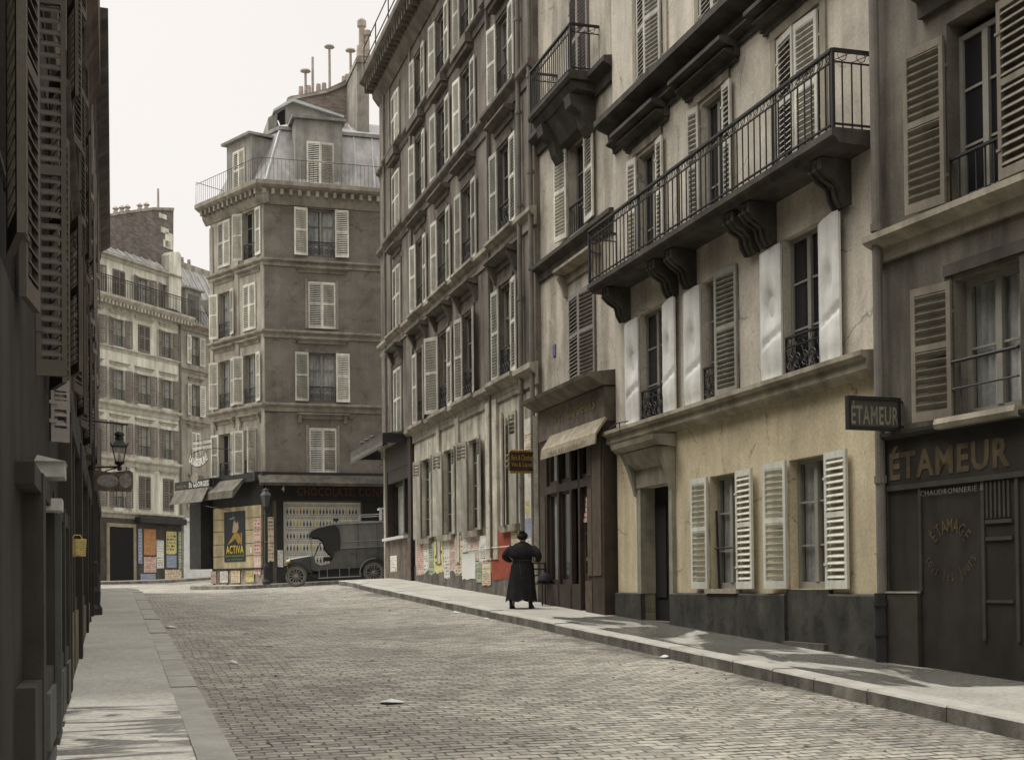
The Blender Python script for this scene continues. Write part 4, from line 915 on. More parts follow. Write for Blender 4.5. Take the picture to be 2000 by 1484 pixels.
# ================================================================= far houses
FFm = Fr(-22.7, 73, math.atan2(ray(2158, 1130).y, ray(2158, 1130).x))
plaF = mat('plaster_cream', (.62, .58, .48), var=.2, scale=.8, streak=.28, bump=.1)
trF = mat('plaster_cream_trim', (.44, .40, .33), var=.25, scale=2, streak=.2)
plaG = mat('plaster_grey', (.31, .275, .225), var=.25, scale=1, streak=.3, bump=.1)
def far_house(name, label, u0, u1, cols, rows, ztop, wall, trim, strings, balcony=None, groundtop=5.66, closed=(), sm=shut_far):
    p = FFm.w((u0+u1)/2, 0); z = gw(p.x, p.y); M = TR((p.x, p.y, z)) @ RZ(FFm.a); r = empty(name, M, label, 'building'); bpy.context.view_layer.update(); F = M.inverted() @ FFm.m
    b = MB(); b.grid_wall(u0, u1, -.5, ztop, [(a, e, c, d) for a, e in cols for c, d in rows], .22)
    for x in (u0, u1): b.quad((x, 0, -1), (x, 9, -1), (x, 9, ztop), (x, 0, ztop))
    b.quad((u0, 9, -1), (u1, 9, -1), (u1, 9, ztop), (u0, 9, ztop)); b.build('wall', wall, r, F)
    b = MB()
    for zz, d, h in strings: string(b, u0, u1, zz, d, h)
    for j, (c, d) in enumerate(rows[1:]):
        for a, e in cols: hood(b, a-.25, e+.25, d+.42, .14, .16, consoles=False)
    b.build('string_course', trim, r, F)
    for j, (c, d) in enumerate(rows):
        for i, (a, e) in enumerate(cols):
            cl = (i, j) in closed
            window(r, a, e, c, d, F, L=2 if cl else 170, Rr=2 if cl else 168, depth=.22, sm=sm, rail=None if (balcony and j == 0) else 'bars', rh=.6, rows=3, curtain=None if cl else 'sides', sp=.12)
    return r, F
cF = [(-1.5, -.5), (1.22, 2.27), (3.43, 4.46), (5.72, 6.72)]
cF = [(-.92, .1), (1.28, 2.28), (3.4, 4.4), (5.55, 6.5)]
Fh, FF_ = far_house('cream_house', 'cream plaster house with grey shutters and a long balcony under its roof, across the square', -3.5, 7.18, cF, [(17.95, 19.45), (15.15, 16.7), (12.15, 13.85), (9.15, 10.9), (6.1, 8.0)], 20.1, plaF, trF,
   [(20.2, .3, .3), (15.1, .14, .25), (12.02, .2, .5), (8.95, .2, .5), (5.9, .25, .4)], True, closed=((1, 0), (2, 1), (3, 4), (2, 4)))
b = MB(); b.prism([(0, 17.35), (-.3, 17.4), (-.6, 17.7), (-.62, 17.82), (0, 17.84)], -3.5, 7.9); x = -3.5
while x < 7.8: b.box(x, x+.12, -.5, -.15, 17.3, 17.5); x += .3
b.build('balcony_slab', trF, Fh, FF_)
b = MB(); b.tube([(-3.5, -.58, 18.8), (7.9, -.58, 18.8)], .03, 4); b.tube([(-3.5, -.58, 18.65), (7.9, -.58, 18.65)], .015, 4); x = -3.5
while x < 7.9: b.box(x-.01, x+.01, -.59, -.57, 17.84, 18.8); x += .14
b.build('balcony_railing', iron, Fh, FF_)
b = MB(); b.prism([(-.1, 20.15), (-.1, 20.3), (3.2, 23.2), (3.2, 20.1)], -3.5, 7.0); rfF = b.build('roof', zinc, Fh, FF_)
b = MB(); 
for i in range(16): x = -3.3+i*.68; b.tube([(x, -.1, 20.33), (x, 3.2, 23.25)], .04, 4)
b.build('roof_seam', MC['zinc_light'], rfF, Matrix.Identity(4))
b = MB()
for x in (-.2, 2.6): b.prism([(.6, 20.95), (.55, 21.08), (1.3, 21.75), (1.36, 21.62)], x, x+.6)
b.build('skylight', mat('skylight', (.45, .46, .46), rough=.3, bump=0), rfF, Matrix.Identity(4), split=True)
b = MB(); b.poly([FFm.hit(px, py, .4) for px, py in ((338, 560), (339, 408), (300, 407), (255, 413), (205, 421), (150, 430), (150, 480))], .4, .95); cw = b.build('chimney_wall', mat('dark_brick', (.17, .14, .12), var=.3, scale=1.5, brick=(.3, .1, .85), bump=.2), Fh, FF_)
b = MB(); b.poly([FFm.hit(px, py, .35) for px, py in ((340, 412), (340, 406), (300, 405), (255, 411), (150, 428), (150, 433), (255, 416), (300, 410))], .34, 1.02)
b.build('coping', chim, cw, Matrix.Identity(4))
b = MB()
for px, a, e in ((318, 418, 427), (322, 445, 456), (326, 470, 484), (330, 455, 486)):
    u_, z1_ = FFm.hit(px, a, .38); _, z0_ = FFm.hit(px, e, .38); b.box(u_-.35, u_+.35, .37, .40, z0_, z1_)
b.build('patch', plaF, cw, Matrix.Identity(4), split=True)
b = MB()
for px in (204, 226, 238, 249, 273, 286):
    u_, z_ = FFm.hit(px, 430-(px-150)*.135, .7); b.lathe([(.16, z_-.2), (.15, z_+.15), (.1, z_+.25), (.2, z_+.35), (.05, z_+.5)], 8, TR((u_, .7, 0)))
u_, z_ = FFm.hit(309, 408, .7); b.lathe([(.07, z_), (.06, z_+1.2)], 6, TR((u_, .7, 0))); b.build('chimney_pot', MC['pot_clay'], cw, Matrix.Identity(4), split=True)
b = MB(); b.poly([FFm.hit(px, py, -.15) for px, py in ((330, 600), (330, 498), (335, 492), (350, 492), (354, 500), (354, 610))], -.15, 1.2); b.build('chimney_stack', plaF, Fh, FF_)
downpipe(Fh, 7.1, 2, 17.3, r=.07, F=FF_)
# its ground floor: dark passage and poster covered shop
b = MB(); b.box(-3.4, 7.1, -.1, 0, 1.5, 5.5); b.build('shop_front', mat('shopfront_brown', (.07, .06, .05), var=.4, scale=2, streak=.2), Fh, FF_)
b = MB(); b.box(.85, 2.75, -.14, -.1, 2.0, 5.0); b.build('passage', black_in, Fh, FF_)
b = MB()
for x in (.55, 2.75): b.box(x, x+.22, -.16, -.1, 1.9, 5.05)
b.box(.55, 2.97, -.16, -.1, 5.0, 5.2); b.build('door_surround', mat('surround_ochre', (.27, .22, .15), var=.3, scale=3), Fh, FF_)
b = MB(); b.box(2.95, 7.1, -.5, -.1, 5.3, 5.62); b.build('fascia', darkA, Fh, FF_)
MFw = FFm.m
for a, e, z0, z1, m_, l in ((266, 274, 2.95, 4.98, p_bluep, 'narrow blue and white bill at the left of the far shop front'), (277, 301, 3.45, 4.98, p_orange, 'large orange bill on the far shop front'),
      (277, 301, 2.45, 3.38, p_rose, 'rose bill below the large orange one on the far shop'), (302, 316, 2.7, 4.35, p_white, 'narrow white bill in the middle of the far shop'), (321, 341, 3.55, 4.9, p_yel, 'yellow bill right of the dark window on the far shop'),
      (321, 341, 2.75, 3.5, p_bluep, 'violet blue bill under the yellow one on the far shop'), (345, 354, 2.6, 4.9, p_green, 'pale green bill at the right edge of the far shop'), (270, 300, 1.95, 2.4, p_bluep, 'low blue bill at the foot of the far shop under the rose one'), (318, 352, 2.0, 2.65, p_cream, 'cream bill along the foot of the far shop below the violet one')):
    sheet_on('poster', MFw, FFm.u(a, 1000), FFm.u(e, 1000), z0, z1, m_, l, group='bills on the far shop front', y=-.13)
G0, G1 = 7.18, 13.5
cG = [(8.2, 9.05), (10.6, 11.5)]
Gh, FG = far_house('grey_house', 'narrow grey house with a dark dormer, between the cream house and the corner house', G0+.003, G1, cG, [(15.1, 16.85), (12.0, 13.9), (9.0, 11.0), (6.4, 8.0)], 17.2, plaG, trimA, [(17.6, .4, .5), (14.85, .14, .3), (11.75, .14, .3), (5.7, .2, .4)], None, closed=((0, 2), (1, 2)), sm=shut_l)
b = MB(); b.prism([(-.1, 17.55), (.0, 17.7), (2.2, 21.6), (2.2, 17.5)], G0, G1); rg = b.build('roof', zinc, Gh, FG)
b = MB(); 
for i in range(9): x = G0+.3+i*.7; b.tube([(x, 0, 17.75), (x, 2.2, 21.65)], .04, 4)
b.build('roof_seam', MC['zinc_light'], rg, Matrix.Identity(4))
b = MB(); b.box(7.9, 9.4, .1, 2, 17.6, 19.7); b.prism([(-.1, 19.7), (2.2, 19.7), (2.2, 19.9), (-.1, 19.8)], 7.75, 9.55); b.box(10.4, 11.9, .1, 2, 17.6, 19.5); dg_ = b.build('dormer', dorm, Gh, FG, split=True)
b = MB(); b.box(8.15, 9.15, .06, .1, 17.8, 19.4); b.build('window', mat('dormer_board', (.12, .11, .09), var=.3, scale=3), dg_, Matrix.Identity(4))
b = MB(); b.tube([(G0+.7, -.3, 18.4), (G1, -.3, 18.4)], .02, 4); x = G0+.8
while x < G1: b.box(x-.01, x+.01, -.31, -.29, 17.6, 18.4); x += .16
b.build('roof_rail', iron, Gh, FG)
b = MB(); b.box(9.6, 13.4, 2.4, 3.0, 20, 22.1); b.lathe([(.22, 22), (.2, 23.0), (.28, 23.1), (.2, 23.4)], 8, TR((8.9, 2.6, -1.0)))
for x in (9.9, 10.9, 11.6): b.lathe([(.12, 22.1), (.1, 22.5)], 6, TR((x, 2.7, 0)))
b.build('chimney_wall', chim, Gh, FG)
whitep = mat('white_paint', (.62, .61, .57), var=.15, scale=3, bump=.05)
b = MB(); b.box(7.3, 10.6, -.1, 0, 1.5, 2.9); b.box(7.3, 7.95, -.12, 0, 2.9, 5.6); b.box(8.05, 8.2, -.15, 0, 2.9, 4.9); b.box(9.35, 9.5, -.15, 0, 2.9, 4.9); b.box(8.05, 9.5, -.15, 0, 4.0, 4.12); b.box(8.5, 8.6, -.15, 0, 2.9, 4.0); b.box(8.72, 8.8, -.15, 0, 4.12, 4.9); b.box(7.3, 10.6, -.3, 0, 5.55, 5.75); b.box(9.6, 10.6, -.12, 0, 2.9, 5.6)
b.build('shop_front', whitep, Gh, FG)
b = MB(); b.box(7.95, 9.6, -.05, -.02, 2.9, 4.95); b.build('shop_window', pane_m, Gh, FG)
b = MB(); b.box(8.0, 10.4, -.14, -.1, 5.0, 5.5); b.build('fascia', mat('fascia_grey', (.10, .09, .08), var=.3), Gh, FG)
b = MB(); b.lathe([(.26, -.01), (.3, -.01), (.3, .01), (.26, .01)], 18, TR((8.98, -.07, 3.45)) @ RX(R(90))); b.box(8.8, 9.16, -.075, -.055, 3.40, 3.52); b.build('window_lettering', lw_, Gh, FG)
# ================================================================= left side of the street
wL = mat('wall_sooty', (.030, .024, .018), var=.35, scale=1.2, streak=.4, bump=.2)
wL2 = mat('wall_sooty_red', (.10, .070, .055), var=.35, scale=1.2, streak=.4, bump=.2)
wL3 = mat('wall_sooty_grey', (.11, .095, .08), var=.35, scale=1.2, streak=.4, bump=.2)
greenw = mat('paint_grey_green', (.085, .088, .076), rough=.65, var=.25, scale=3, streak=.35, bump=.08)
def left_house(name, label, u0, u1, ztop, wall, cols, rows, sm, proud=0.0):
    r, F = root_at(name, LF, (u0+u1)/2, label)
    b = MB(); b.grid_wall(u0, u1, -1, ztop, [(a, e, c, d) for a, e in cols for c, d in rows], .22, y=-proud)
    for x in (u0, u1): b.quad((x, -proud, -1), (x, 9, -1), (x, 9, ztop), (x, -proud, ztop))
    b.quad((u0, 9, -1), (u1, 9, -1), (u1, 9, ztop), (u0, 9, ztop)); b.quad((u0, -proud, ztop), (u1, -proud, ztop), (u1, 9, ztop), (u0, 9, ztop)); b.build('wall', wall, r, F)
    for c, d in rows:
        for i, (a, e) in enumerate(cols): window(r, a, e, c, d, F, y=-proud, L=172, Rr=170, sm=sm, rows=3, rail='bars', rh=.5)
    b = MB(); cornice(b, u0, u1, ztop+.1, .45, .8, y=-proud); b.build('cornice', wall, r, F)
    return r, F
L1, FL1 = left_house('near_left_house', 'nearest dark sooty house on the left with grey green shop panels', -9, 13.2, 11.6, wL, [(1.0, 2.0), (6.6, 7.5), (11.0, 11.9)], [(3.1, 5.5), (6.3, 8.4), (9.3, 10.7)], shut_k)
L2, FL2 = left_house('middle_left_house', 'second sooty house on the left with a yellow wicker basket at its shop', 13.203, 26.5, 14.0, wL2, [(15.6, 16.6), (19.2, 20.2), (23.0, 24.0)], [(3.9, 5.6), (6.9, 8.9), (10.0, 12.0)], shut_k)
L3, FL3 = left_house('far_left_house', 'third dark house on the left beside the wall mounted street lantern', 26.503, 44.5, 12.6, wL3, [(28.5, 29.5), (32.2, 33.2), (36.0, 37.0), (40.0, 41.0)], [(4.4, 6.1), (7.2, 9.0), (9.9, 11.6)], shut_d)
for r, F, ss in ((L1, FL1, ((6.0, .06, .2), (9.3, .06, .2))), (L2, FL2, ((3.55, .1, .25), (6.4, .12, .25), (9.6, .1, .2))), (L3, FL3, ((4.0, .1, .25), (6.8, .1, .2), (9.5, .1, .2)))):
    u0, u1 = {L1: (-9, 13.2), L2: (13.21, 26.5), L3: (26.51, 44.5)}[r]
    b = MB(); [string(b, u0, u1, z, d, h) for z, d, h in ss]; b.build('string_course', wL3 if r is not L1 else wL, r, F)
# folded tall shutter standing out from the near house
b = MB(); 
lm = leaf_mesh(.20, 2.65, shut_k, sp=.08)
o = inst('shutter', lm, L1, FL1 @ TR((9.6, -.0, 3.0)) @ RZ(R(-86))); o = inst('shutter', lm, L1, FL1 @ TR((9.6, -.0, 6.2)) @ RZ(R(-86)))
lm2 = leaf_mesh(.16, .5, shut_d, sp=.07)
inst('shutter', lm2, L1, FL1 @ TR((11.2, -.02, 2.72)) @ RZ(R(-60)))
# projecting upper bay of the middle house
b = MB(); b.box(15.0, 26.4, -.30, .0, 11.0, 14.2); b.prism([(.0, 10.6), (-.08, 10.62), (-.2, 10.85), (-.3, 11.0), (0, 11.0)], 15, 26.4); b.build('upper_bay', wL2, L2, FL2)
# shop fronts, stepping out and in
def pil(b, u0, u1, d, z0, z1): b.box(u0, u1, -d, 0, z0, z1)
b = MB()
for u0, u1 in ((8.2, 8.5), (9.75, 9.95), (11.75, 12.0), (13.0, 13.19)): pil(b, u0, u1, .11, -.4, 2.22)
b.box(7.5, 13.19, -.10, 0, 2.1, 2.22); b.box(7.5, 13.19, -.10, 0, -.3, 1.02); b.build('shop_front', mat('shop_brown_dark', (.04, .032, .025), var=.3, scale=3, streak=.3, spec=.4), L1, FL1)
b = MB()
for u0, u1 in ((8.55, 9.7), (10.0, 10.8), (10.9, 11.7), (12.05, 12.95)): b.box(u0, u1, -.05, 0, .95, 2.1); b.box(u0+.1, u1-.1, -.125, -.1, .05, .48); b.box(u0+.1, u1-.1, -.125, -.1, .55, .9)
b.box(9.8, 9.9, -.15, -.04, .55, 2.06); b.build('shop_panel', greenw, L1, FL1, split=True)
b = MB(); b.box(9.35, 9.7, -.19, -.0, 2.29, 2.39); b.prism([(0, 2.39), (-.2, 2.39), (-.02, 2.43)], 9.3, 9.72); b.build('lamp_box', mat('box_white', (.45, .43, .38), var=.3, scale=6), L1, FL1)
b = MB(); b.box(9.4, 9.7, -.17, -.04, 2.07, 2.15); b.build('lamp_box', MC['box_white'], L1, FL1)
b = MB()
for u0, u1, d in ((13.3, 13.6, .12), (15.0, 15.25, .10), (16.8, 17.2, .14), (19.0, 19.3, .10), (21.5, 21.8, .13), (24.6, 24.9, .12)): pil(b, u0, u1, d, 0, 3.3)
b.box(13.3, 26.4, -.12, 0, 3.1, 3.4); b.box(13.3, 26.4, -.08, 0, 0, 1.45); b.build('shop_front', MC['shop_brown_dark'], L2, FL2)
b = MB()
for u0, u1 in ((13.65, 14.95), (15.3, 16.75), (17.25, 18.95), (19.35, 21.4), (21.9, 24.5)): b.box(u0, u1, -.04, 0, 1.4, 3.1); b.box(u0+.12, u1-.12, -.1, -.07, .5, 1.3)
b.build('shop_panel', mat('panel_tan', (.20, .16, .11), var=.5, scale=3, streak=.5, fine=.3), L2, FL2, split=True)
b = MB()
for i, (u, z) in enumerate(((14.2, 2.0), (14.6, 1.5), (15.7, 1.9), (16.2, 1.5), (18.0, 1.9))): b.box(u, u+.35, -.065, -.05, z, z+.45)
b.build('pasted_paper', p_cream, L2, FL2, split=True)
b = MB()
for u0, u1, d in ((26.6, 27, .14), (30.0, 30.4, .12), (34, 34.4, .13), (38, 38.4, .12), (42, 42.4, .12)): pil(b, u0, u1, d, .5, 4.0)
b.box(26.6, 44.4, -.14, 0, 3.8, 4.1); b.box(26.6, 44.4, -.1, 0, .5, 2.0); b.build('shop_front', MC['shop_brown_dark'], L3, FL3)
b = MB(); 
for u0, u1 in ((27.1, 29.9), (30.5, 33.9), (34.5, 37.9)): b.box(u0, u1, -.05, 0, 2.0, 3.8)
b.build('shop_window', pane_m, L3, FL3, split=True)
b = MB(); b.tube([(43.0, -.12, 12.4), (43.0, -.12, 14.6)], .1, 8); b.build('chimney_pipe', iron, L3, FL3)
b = MB(); b.prism([(0, 12.6), (3, 15.5), (6, 12.6)], 26.6, 38); b.build('roof', zinc, L3, FL3)
# ================================================================= ground, road, pavements
MS = ST.m
def setts(name, col, bw=.22, bh=.125):
    m = bpy.data.materials.new(name); m.use_nodes = True; nt = m.node_tree; L = nt.links; b = nt.nodes['Principled BSDF']
    b.inputs['Roughness'].default_value = .62; b.inputs['Specular IOR Level'].default_value = .45
    tc = N(nt, 'ShaderNodeTexCoord')
    # wobble the courses a little so that no line is ruled
    nw = N(nt, 'ShaderNodeTexNoise'); nw.inputs['Scale'].default_value = .9; nw.inputs['Detail'].default_value = 3; L.new(tc.outputs['Object'], nw.inputs['Vector'])
    vs = N(nt, 'ShaderNodeVectorMath', operation='SUBTRACT'); L.new(nw.outputs['Color'], vs.inputs[0]); vs.inputs[1].default_value = (.5, .5, .5)
    v2 = N(nt, 'ShaderNodeVectorMath', operation='SCALE'); L.new(vs.outputs[0], v2.inputs[0]); v2.inputs['Scale'].default_value = .22
    v3 = N(nt, 'ShaderNodeVectorMath', operation='ADD'); L.new(tc.outputs['Object'], v3.inputs[0]); L.new(v2.outputs[0], v3.inputs[1])
    bt = N(nt, 'ShaderNodeTexBrick'); bt.inputs['Scale'].default_value = 1; bt.inputs['Brick Width'].default_value = bw; bt.inputs['Row Height'].default_value = bh
    bt.inputs['Mortar Size'].default_value = .012; bt.inputs['Mortar Smooth'].default_value = .6; bt.inputs['Bias'].default_value = -.2
    bt.inputs['Color1'].default_value = (1.18, 1.16, 1.12, 1); bt.inputs['Color2'].default_value = (.60, .60, .60, 1); bt.inputs['Mortar'].default_value = (.40, .39, .37, 1); L.new(v3.outputs[0], bt.inputs['Vector'])
    sq = N(nt, 'ShaderNodeSeparateXYZ'); L.new(v3.outputs[0], sq.inputs[0])
    def mq(op, a, c):
        q = N(nt, 'ShaderNodeMath', operation=op)
        for i, v in enumerate((a, c)):
            if isinstance(v, (int, float)): q.inputs[i].default_value = v
            else: L.new(v, q.inputs[i])
        return q.outputs[0]
    fr2 = mq('ABSOLUTE', mq('SUBTRACT', mq('FRACT', mq('DIVIDE', sq.outputs[1], bh), 0), .5), 0)      # .5 on the course joint
    n4 = N(nt, 'ShaderNodeTexNoise'); n4.inputs['Scale'].default_value = 2.6; n4.inputs['Detail'].default_value = 3; L.new(tc.outputs['Object'], n4.inputs['Vector'])
    wid = N(nt, 'ShaderNodeMapRange'); wid.inputs['From Min'].default_value = .38; wid.inputs['From Max'].default_value = .66; wid.inputs['To Min'].default_value = .49; wid.inputs['To Max'].default_value = .30; L.new(n4.outputs['Fac'], wid.inputs['Value'])
    ln = N(nt, 'ShaderNodeMapRange'); ln.interpolation_type = 'SMOOTHSTEP'; L.new(fr2, ln.inputs['Value']); L.new(wid.outputs[0], ln.inputs['From Min']); L.new(mq('ADD', wid.outputs[0], .12), ln.inputs['From Max'])
    gut = N(nt, 'ShaderNodeMapRange'); gut.interpolation_type = 'SMOOTHSTEP'; gut.inputs['From Min'].default_value = .45; gut.inputs['From Max'].default_value = .62; sr = N(nt, 'ShaderNodeSeparateXYZ'); L.new(tc.outputs['Object'], sr.inputs[0])
    n9 = N(nt, 'ShaderNodeTexNoise'); n9.inputs['Scale'].default_value = .8; n9.inputs['Detail'].default_value = 6; L.new(tc.outputs['Object'], n9.inputs['Vector'])
    near = mq('MULTIPLY', mq('GREATER_THAN', sr.outputs[0], 5.9), mq('LESS_THAN', sr.outputs[0], 7.2))
    L.new(mq('ADD', n9.outputs['Fac'], mq('MULTIPLY', mq('SUBTRACT', sr.outputs[0], 6.9), .30)), gut.inputs['Value'])
    wet = mq('MULTIPLY', gut.outputs[0], near)                                                # dirty gutter along the right kerb
    lk = mq('MULTIPLY', mq('SUBTRACT', 1, mq('MULTIPLY', ln.outputs[0], .84)), mq('SUBTRACT', 1, mq('MULTIPLY', wet, .5)))
    n1 = N(nt, 'ShaderNodeTexNoise'); n1.inputs['Scale'].default_value = .35; n1.inputs['Detail'].default_value = 8; n1.inputs['Roughness'].default_value = .7; L.new(tc.outputs['Object'], n1.inputs['Vector'])
    n2 = N(nt, 'ShaderNodeTexNoise'); n2.inputs['Scale'].default_value = 14; n2.inputs['Detail'].default_value = 5; L.new(tc.outputs['Object'], n2.inputs['Vector'])
    r1 = N(nt, 'ShaderNodeMapRange'); r1.inputs['From Min'].default_value = .3; r1.inputs['From Max'].default_value = .7; r1.inputs['To Min'].default_value = .58; r1.inputs['To Max'].default_value = 1.3; L.new(n1.outputs['Fac'], r1.inputs['Value'])
    r2 = N(nt, 'ShaderNodeMapRange'); r2.inputs['From Min'].default_value = .3; r2.inputs['From Max'].default_value = .7; r2.inputs['To Min'].default_value = .7; r2.inputs['To Max'].default_value = 1.2; L.new(n2.outputs['Fac'], r2.inputs['Value'])
    mm = N(nt, 'ShaderNodeMath', operation='MULTIPLY'); L.new(r1.outputs[0], mm.inputs[0]); L.new(r2.outputs[0], mm.inputs[1])
    vc = N(nt, 'ShaderNodeVectorMath', operation='MULTIPLY'); L.new(bt.outputs['Color'], vc.inputs[0]); vc.inputs[1].default_value = col
    vk = N(nt, 'ShaderNodeVectorMath', operation='SCALE'); L.new(vc.outputs[0], vk.inputs[0]); L.new(mm.outputs[0], vk.inputs['Scale']); vz = N(nt, 'ShaderNodeVectorMath', operation='SCALE'); L.new(vk.outputs[0], vz.inputs[0]); L.new(lk, vz.inputs['Scale']); L.new(vz.outputs[0], b.inputs['Base Color'])
    h = N(nt, 'ShaderNodeMath', operation='SUBTRACT'); L.new(n2.outputs['Fac'], h.inputs[0]); L.new(mq('ADD', mq('MULTIPLY', bt.outputs['Fac'], .5), ln.outputs[0]), h.inputs[1]); b.inputs['Roughness'].default_value = .75
    bp = N(nt, 'ShaderNodeBump'); bp.inputs['Strength'].default_value = .8; bp.inputs['Distance'].default_value = .035; L.new(h.outputs[0], bp.inputs['Height']); L.new(bp.outputs[0], b.inputs['Normal'])
    return m
def wetwalk(name, col, s0, s1, sc=(1.5, .9), thr=.5, dark=.28, sheen=1.0):
    """asphalt pavement with spilled water lying between s0 and s1 (own dark stains; sky sheen is painted as a lighter base)"""
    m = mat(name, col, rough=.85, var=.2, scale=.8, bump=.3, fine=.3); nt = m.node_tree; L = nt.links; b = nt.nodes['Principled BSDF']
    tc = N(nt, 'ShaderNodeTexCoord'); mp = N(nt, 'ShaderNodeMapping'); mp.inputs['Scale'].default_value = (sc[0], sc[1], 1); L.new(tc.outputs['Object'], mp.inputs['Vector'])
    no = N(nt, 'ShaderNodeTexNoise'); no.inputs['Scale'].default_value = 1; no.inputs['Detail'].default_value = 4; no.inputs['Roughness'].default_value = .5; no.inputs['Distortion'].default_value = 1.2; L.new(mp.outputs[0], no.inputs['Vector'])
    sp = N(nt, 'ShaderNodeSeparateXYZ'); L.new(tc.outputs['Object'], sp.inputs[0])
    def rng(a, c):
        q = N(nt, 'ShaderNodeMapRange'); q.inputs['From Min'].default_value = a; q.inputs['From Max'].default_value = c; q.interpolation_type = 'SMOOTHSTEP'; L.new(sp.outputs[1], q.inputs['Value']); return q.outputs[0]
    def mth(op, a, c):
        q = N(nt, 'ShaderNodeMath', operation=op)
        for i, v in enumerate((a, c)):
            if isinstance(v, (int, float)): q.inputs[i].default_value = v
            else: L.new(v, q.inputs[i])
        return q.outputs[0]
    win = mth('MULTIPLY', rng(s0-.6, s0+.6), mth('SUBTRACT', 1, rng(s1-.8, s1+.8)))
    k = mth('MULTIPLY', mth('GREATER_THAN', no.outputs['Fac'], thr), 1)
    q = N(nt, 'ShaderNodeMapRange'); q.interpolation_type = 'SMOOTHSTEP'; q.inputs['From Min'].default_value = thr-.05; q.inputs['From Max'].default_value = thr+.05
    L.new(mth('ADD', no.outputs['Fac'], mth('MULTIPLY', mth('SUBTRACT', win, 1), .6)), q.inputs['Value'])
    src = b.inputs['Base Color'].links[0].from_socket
    vm = N(nt, 'ShaderNodeVectorMath', operation='SCALE'); L.new(src, vm.inputs[0]); L.new(mth('MULTIPLY', mth('SUBTRACT', 1, mth('MULTIPLY', q.outputs[0], 1-dark)), mth('ADD', 1, mth('MULTIPLY', win, sheen-1))), vm.inputs['Scale']); L.new(vm.outputs[0], b.inputs['Base Color'])
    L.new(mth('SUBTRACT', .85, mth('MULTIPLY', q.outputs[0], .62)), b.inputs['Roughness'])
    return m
road_m = setts('paving_setts', (.385, .37, .32), .21, .125)
asph = mat('asphalt_walk', (.42, .395, .34), rough=.85, var=.22, scale=.8, bump=.3, fine=.3)
walkR = wetwalk('pavement_wet', (.36, .338, .29), 11.2, 23.0, (1.1, .42), .425, .34)
walkL = wetwalk('pavement_wet_left', (.43, .405, .35), 7.0, 12.6, (.9, 3.2), .49, .36, sheen=1.75)  # sky reflection on the wet left walk painted in as a brighter base
granite = mat('granite_kerb', (.42, .395, .34), rough=.85, var=.2, scale=2.5, bump=.25, fine=.2)
def sheet(name, rs, ss, dz, m, fn=None):
    b = MB(); vs = [((fn(r, s) if fn else (r, s)) + (0,)) for s in ss for r in rs]
    vs = [(x, y, ground(x, y)+dz) for x, y, _ in vs]; n = len(rs)
    b.add(vs, [(j*n+i, j*n+i+1, (j+1)*n+i+1, (j+1)*n+i) for j in range(len(ss)-1) for i in range(n-1)])
    o = b.build(name, m, None, None, smooth=True); o.matrix_world = MS; o['kind'] = 'structure'; return o
def fr_(a, c, n): return [a+(c-a)*i/n for i in range(n+1)]
rs = [-150, -80, -40, -25, -15, -8, -4, -2] + fr_(-1, 13, 28) + [15, 18, 25, 40, 80, 150]
ss = [-60, -30, -15, -8] + fr_(-4, 100, 104) + [110, 130, 160, 200, 300, 400]
o = sheet('road', rs, ss, -.15, road_m)
o = sheet('ground', [-600, 600], [-500, 900], -9, asph)
KR = 7.06
dark_granite = mat('granite_dark', (.20, .18, .15), rough=.8, var=.45, scale=3, streak=.4, bump=.3, fine=.35)  # darker granite for the upright kerb faces
def kerb_run(pts, name='kerb', w=.28, inward=1, h0=-.35):
    """granite stones laid along a line of (r,s) points; the walk lies on the side given by inward"""
    b = MB(); rnd = random.Random(5); vs = None
    P = [Vector(p) for p in pts]
    for a, c in zip(P, P[1:]):
        d = (c-a); Ln = d.length; d.normalize(); nrm = Vector((d.y, -d.x))*inward; x = 0
        while x < Ln-.02:
            e = min(Ln, x+rnd.uniform(.85, 1.35)); 
            if Ln-e < .4: e = Ln
            p0 = a+d*(x+.008); p1 = a+d*(e-.008); q0 = p0+nrm*w; q1 = p1+nrm*w; j = rnd.uniform(-.006, .006)
            top = [(*p, ground(p.x, p.y)+.004+j) for p in (p0, p1)] + [(*q, ground(q.x, q.y)+.006+j) for q in (q1, q0)]
            p0b, p1b = p0+nrm*.018, p1+nrm*.018
            t2 = [(p0b.x, p0b.y, top[0][2]), (p1b.x, p1b.y, top[1][2]), top[2], top[3]]
            low = [(v[0], v[1], v[2]+h0) for v in top]; mid = [(top[0][0], top[0][1], top[0][2]-.02), (top[1][0], top[1][1], top[1][2]-.02)]
            k = len(b.v); b.add(t2+mid+low, [(0, 1, 2, 3), (4, 5, 1, 0), (6, 7, 5, 4), (0, 3, 9, 6, 4), (1, 5, 7, 8, 2), (2, 8, 9, 3)])
            x = e
    o = b.build(name, granite); o.data.materials.append(dark_granite)
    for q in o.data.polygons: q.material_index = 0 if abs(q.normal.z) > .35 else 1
    o.matrix_world = MS; o['kind'] = 'structure'; return o
ca = [(KR+.0, s) for s in (-12, 43.2)] + [(KR+1.9*(1-math.cos(R(t))), 43.2+1.9*math.sin(R(t))*1.2) for t in range(15, 91, 15)] + [(22, 46.4)]
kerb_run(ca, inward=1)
sheet('pavement', [KR+.27, 7.8, 8.4, 9.2, 12.5], fr_(-12, 43.2, 56), .0, walkR)
b = MB(); arc = [(KR+.27, 43.2)]+[(KR+.27+1.65*(1-math.cos(R(t))), 43.2+1.68*math.sin(R(t))*1.2) for t in range(15, 91, 15)]+[(22, 46.1), (22, 43.2)]
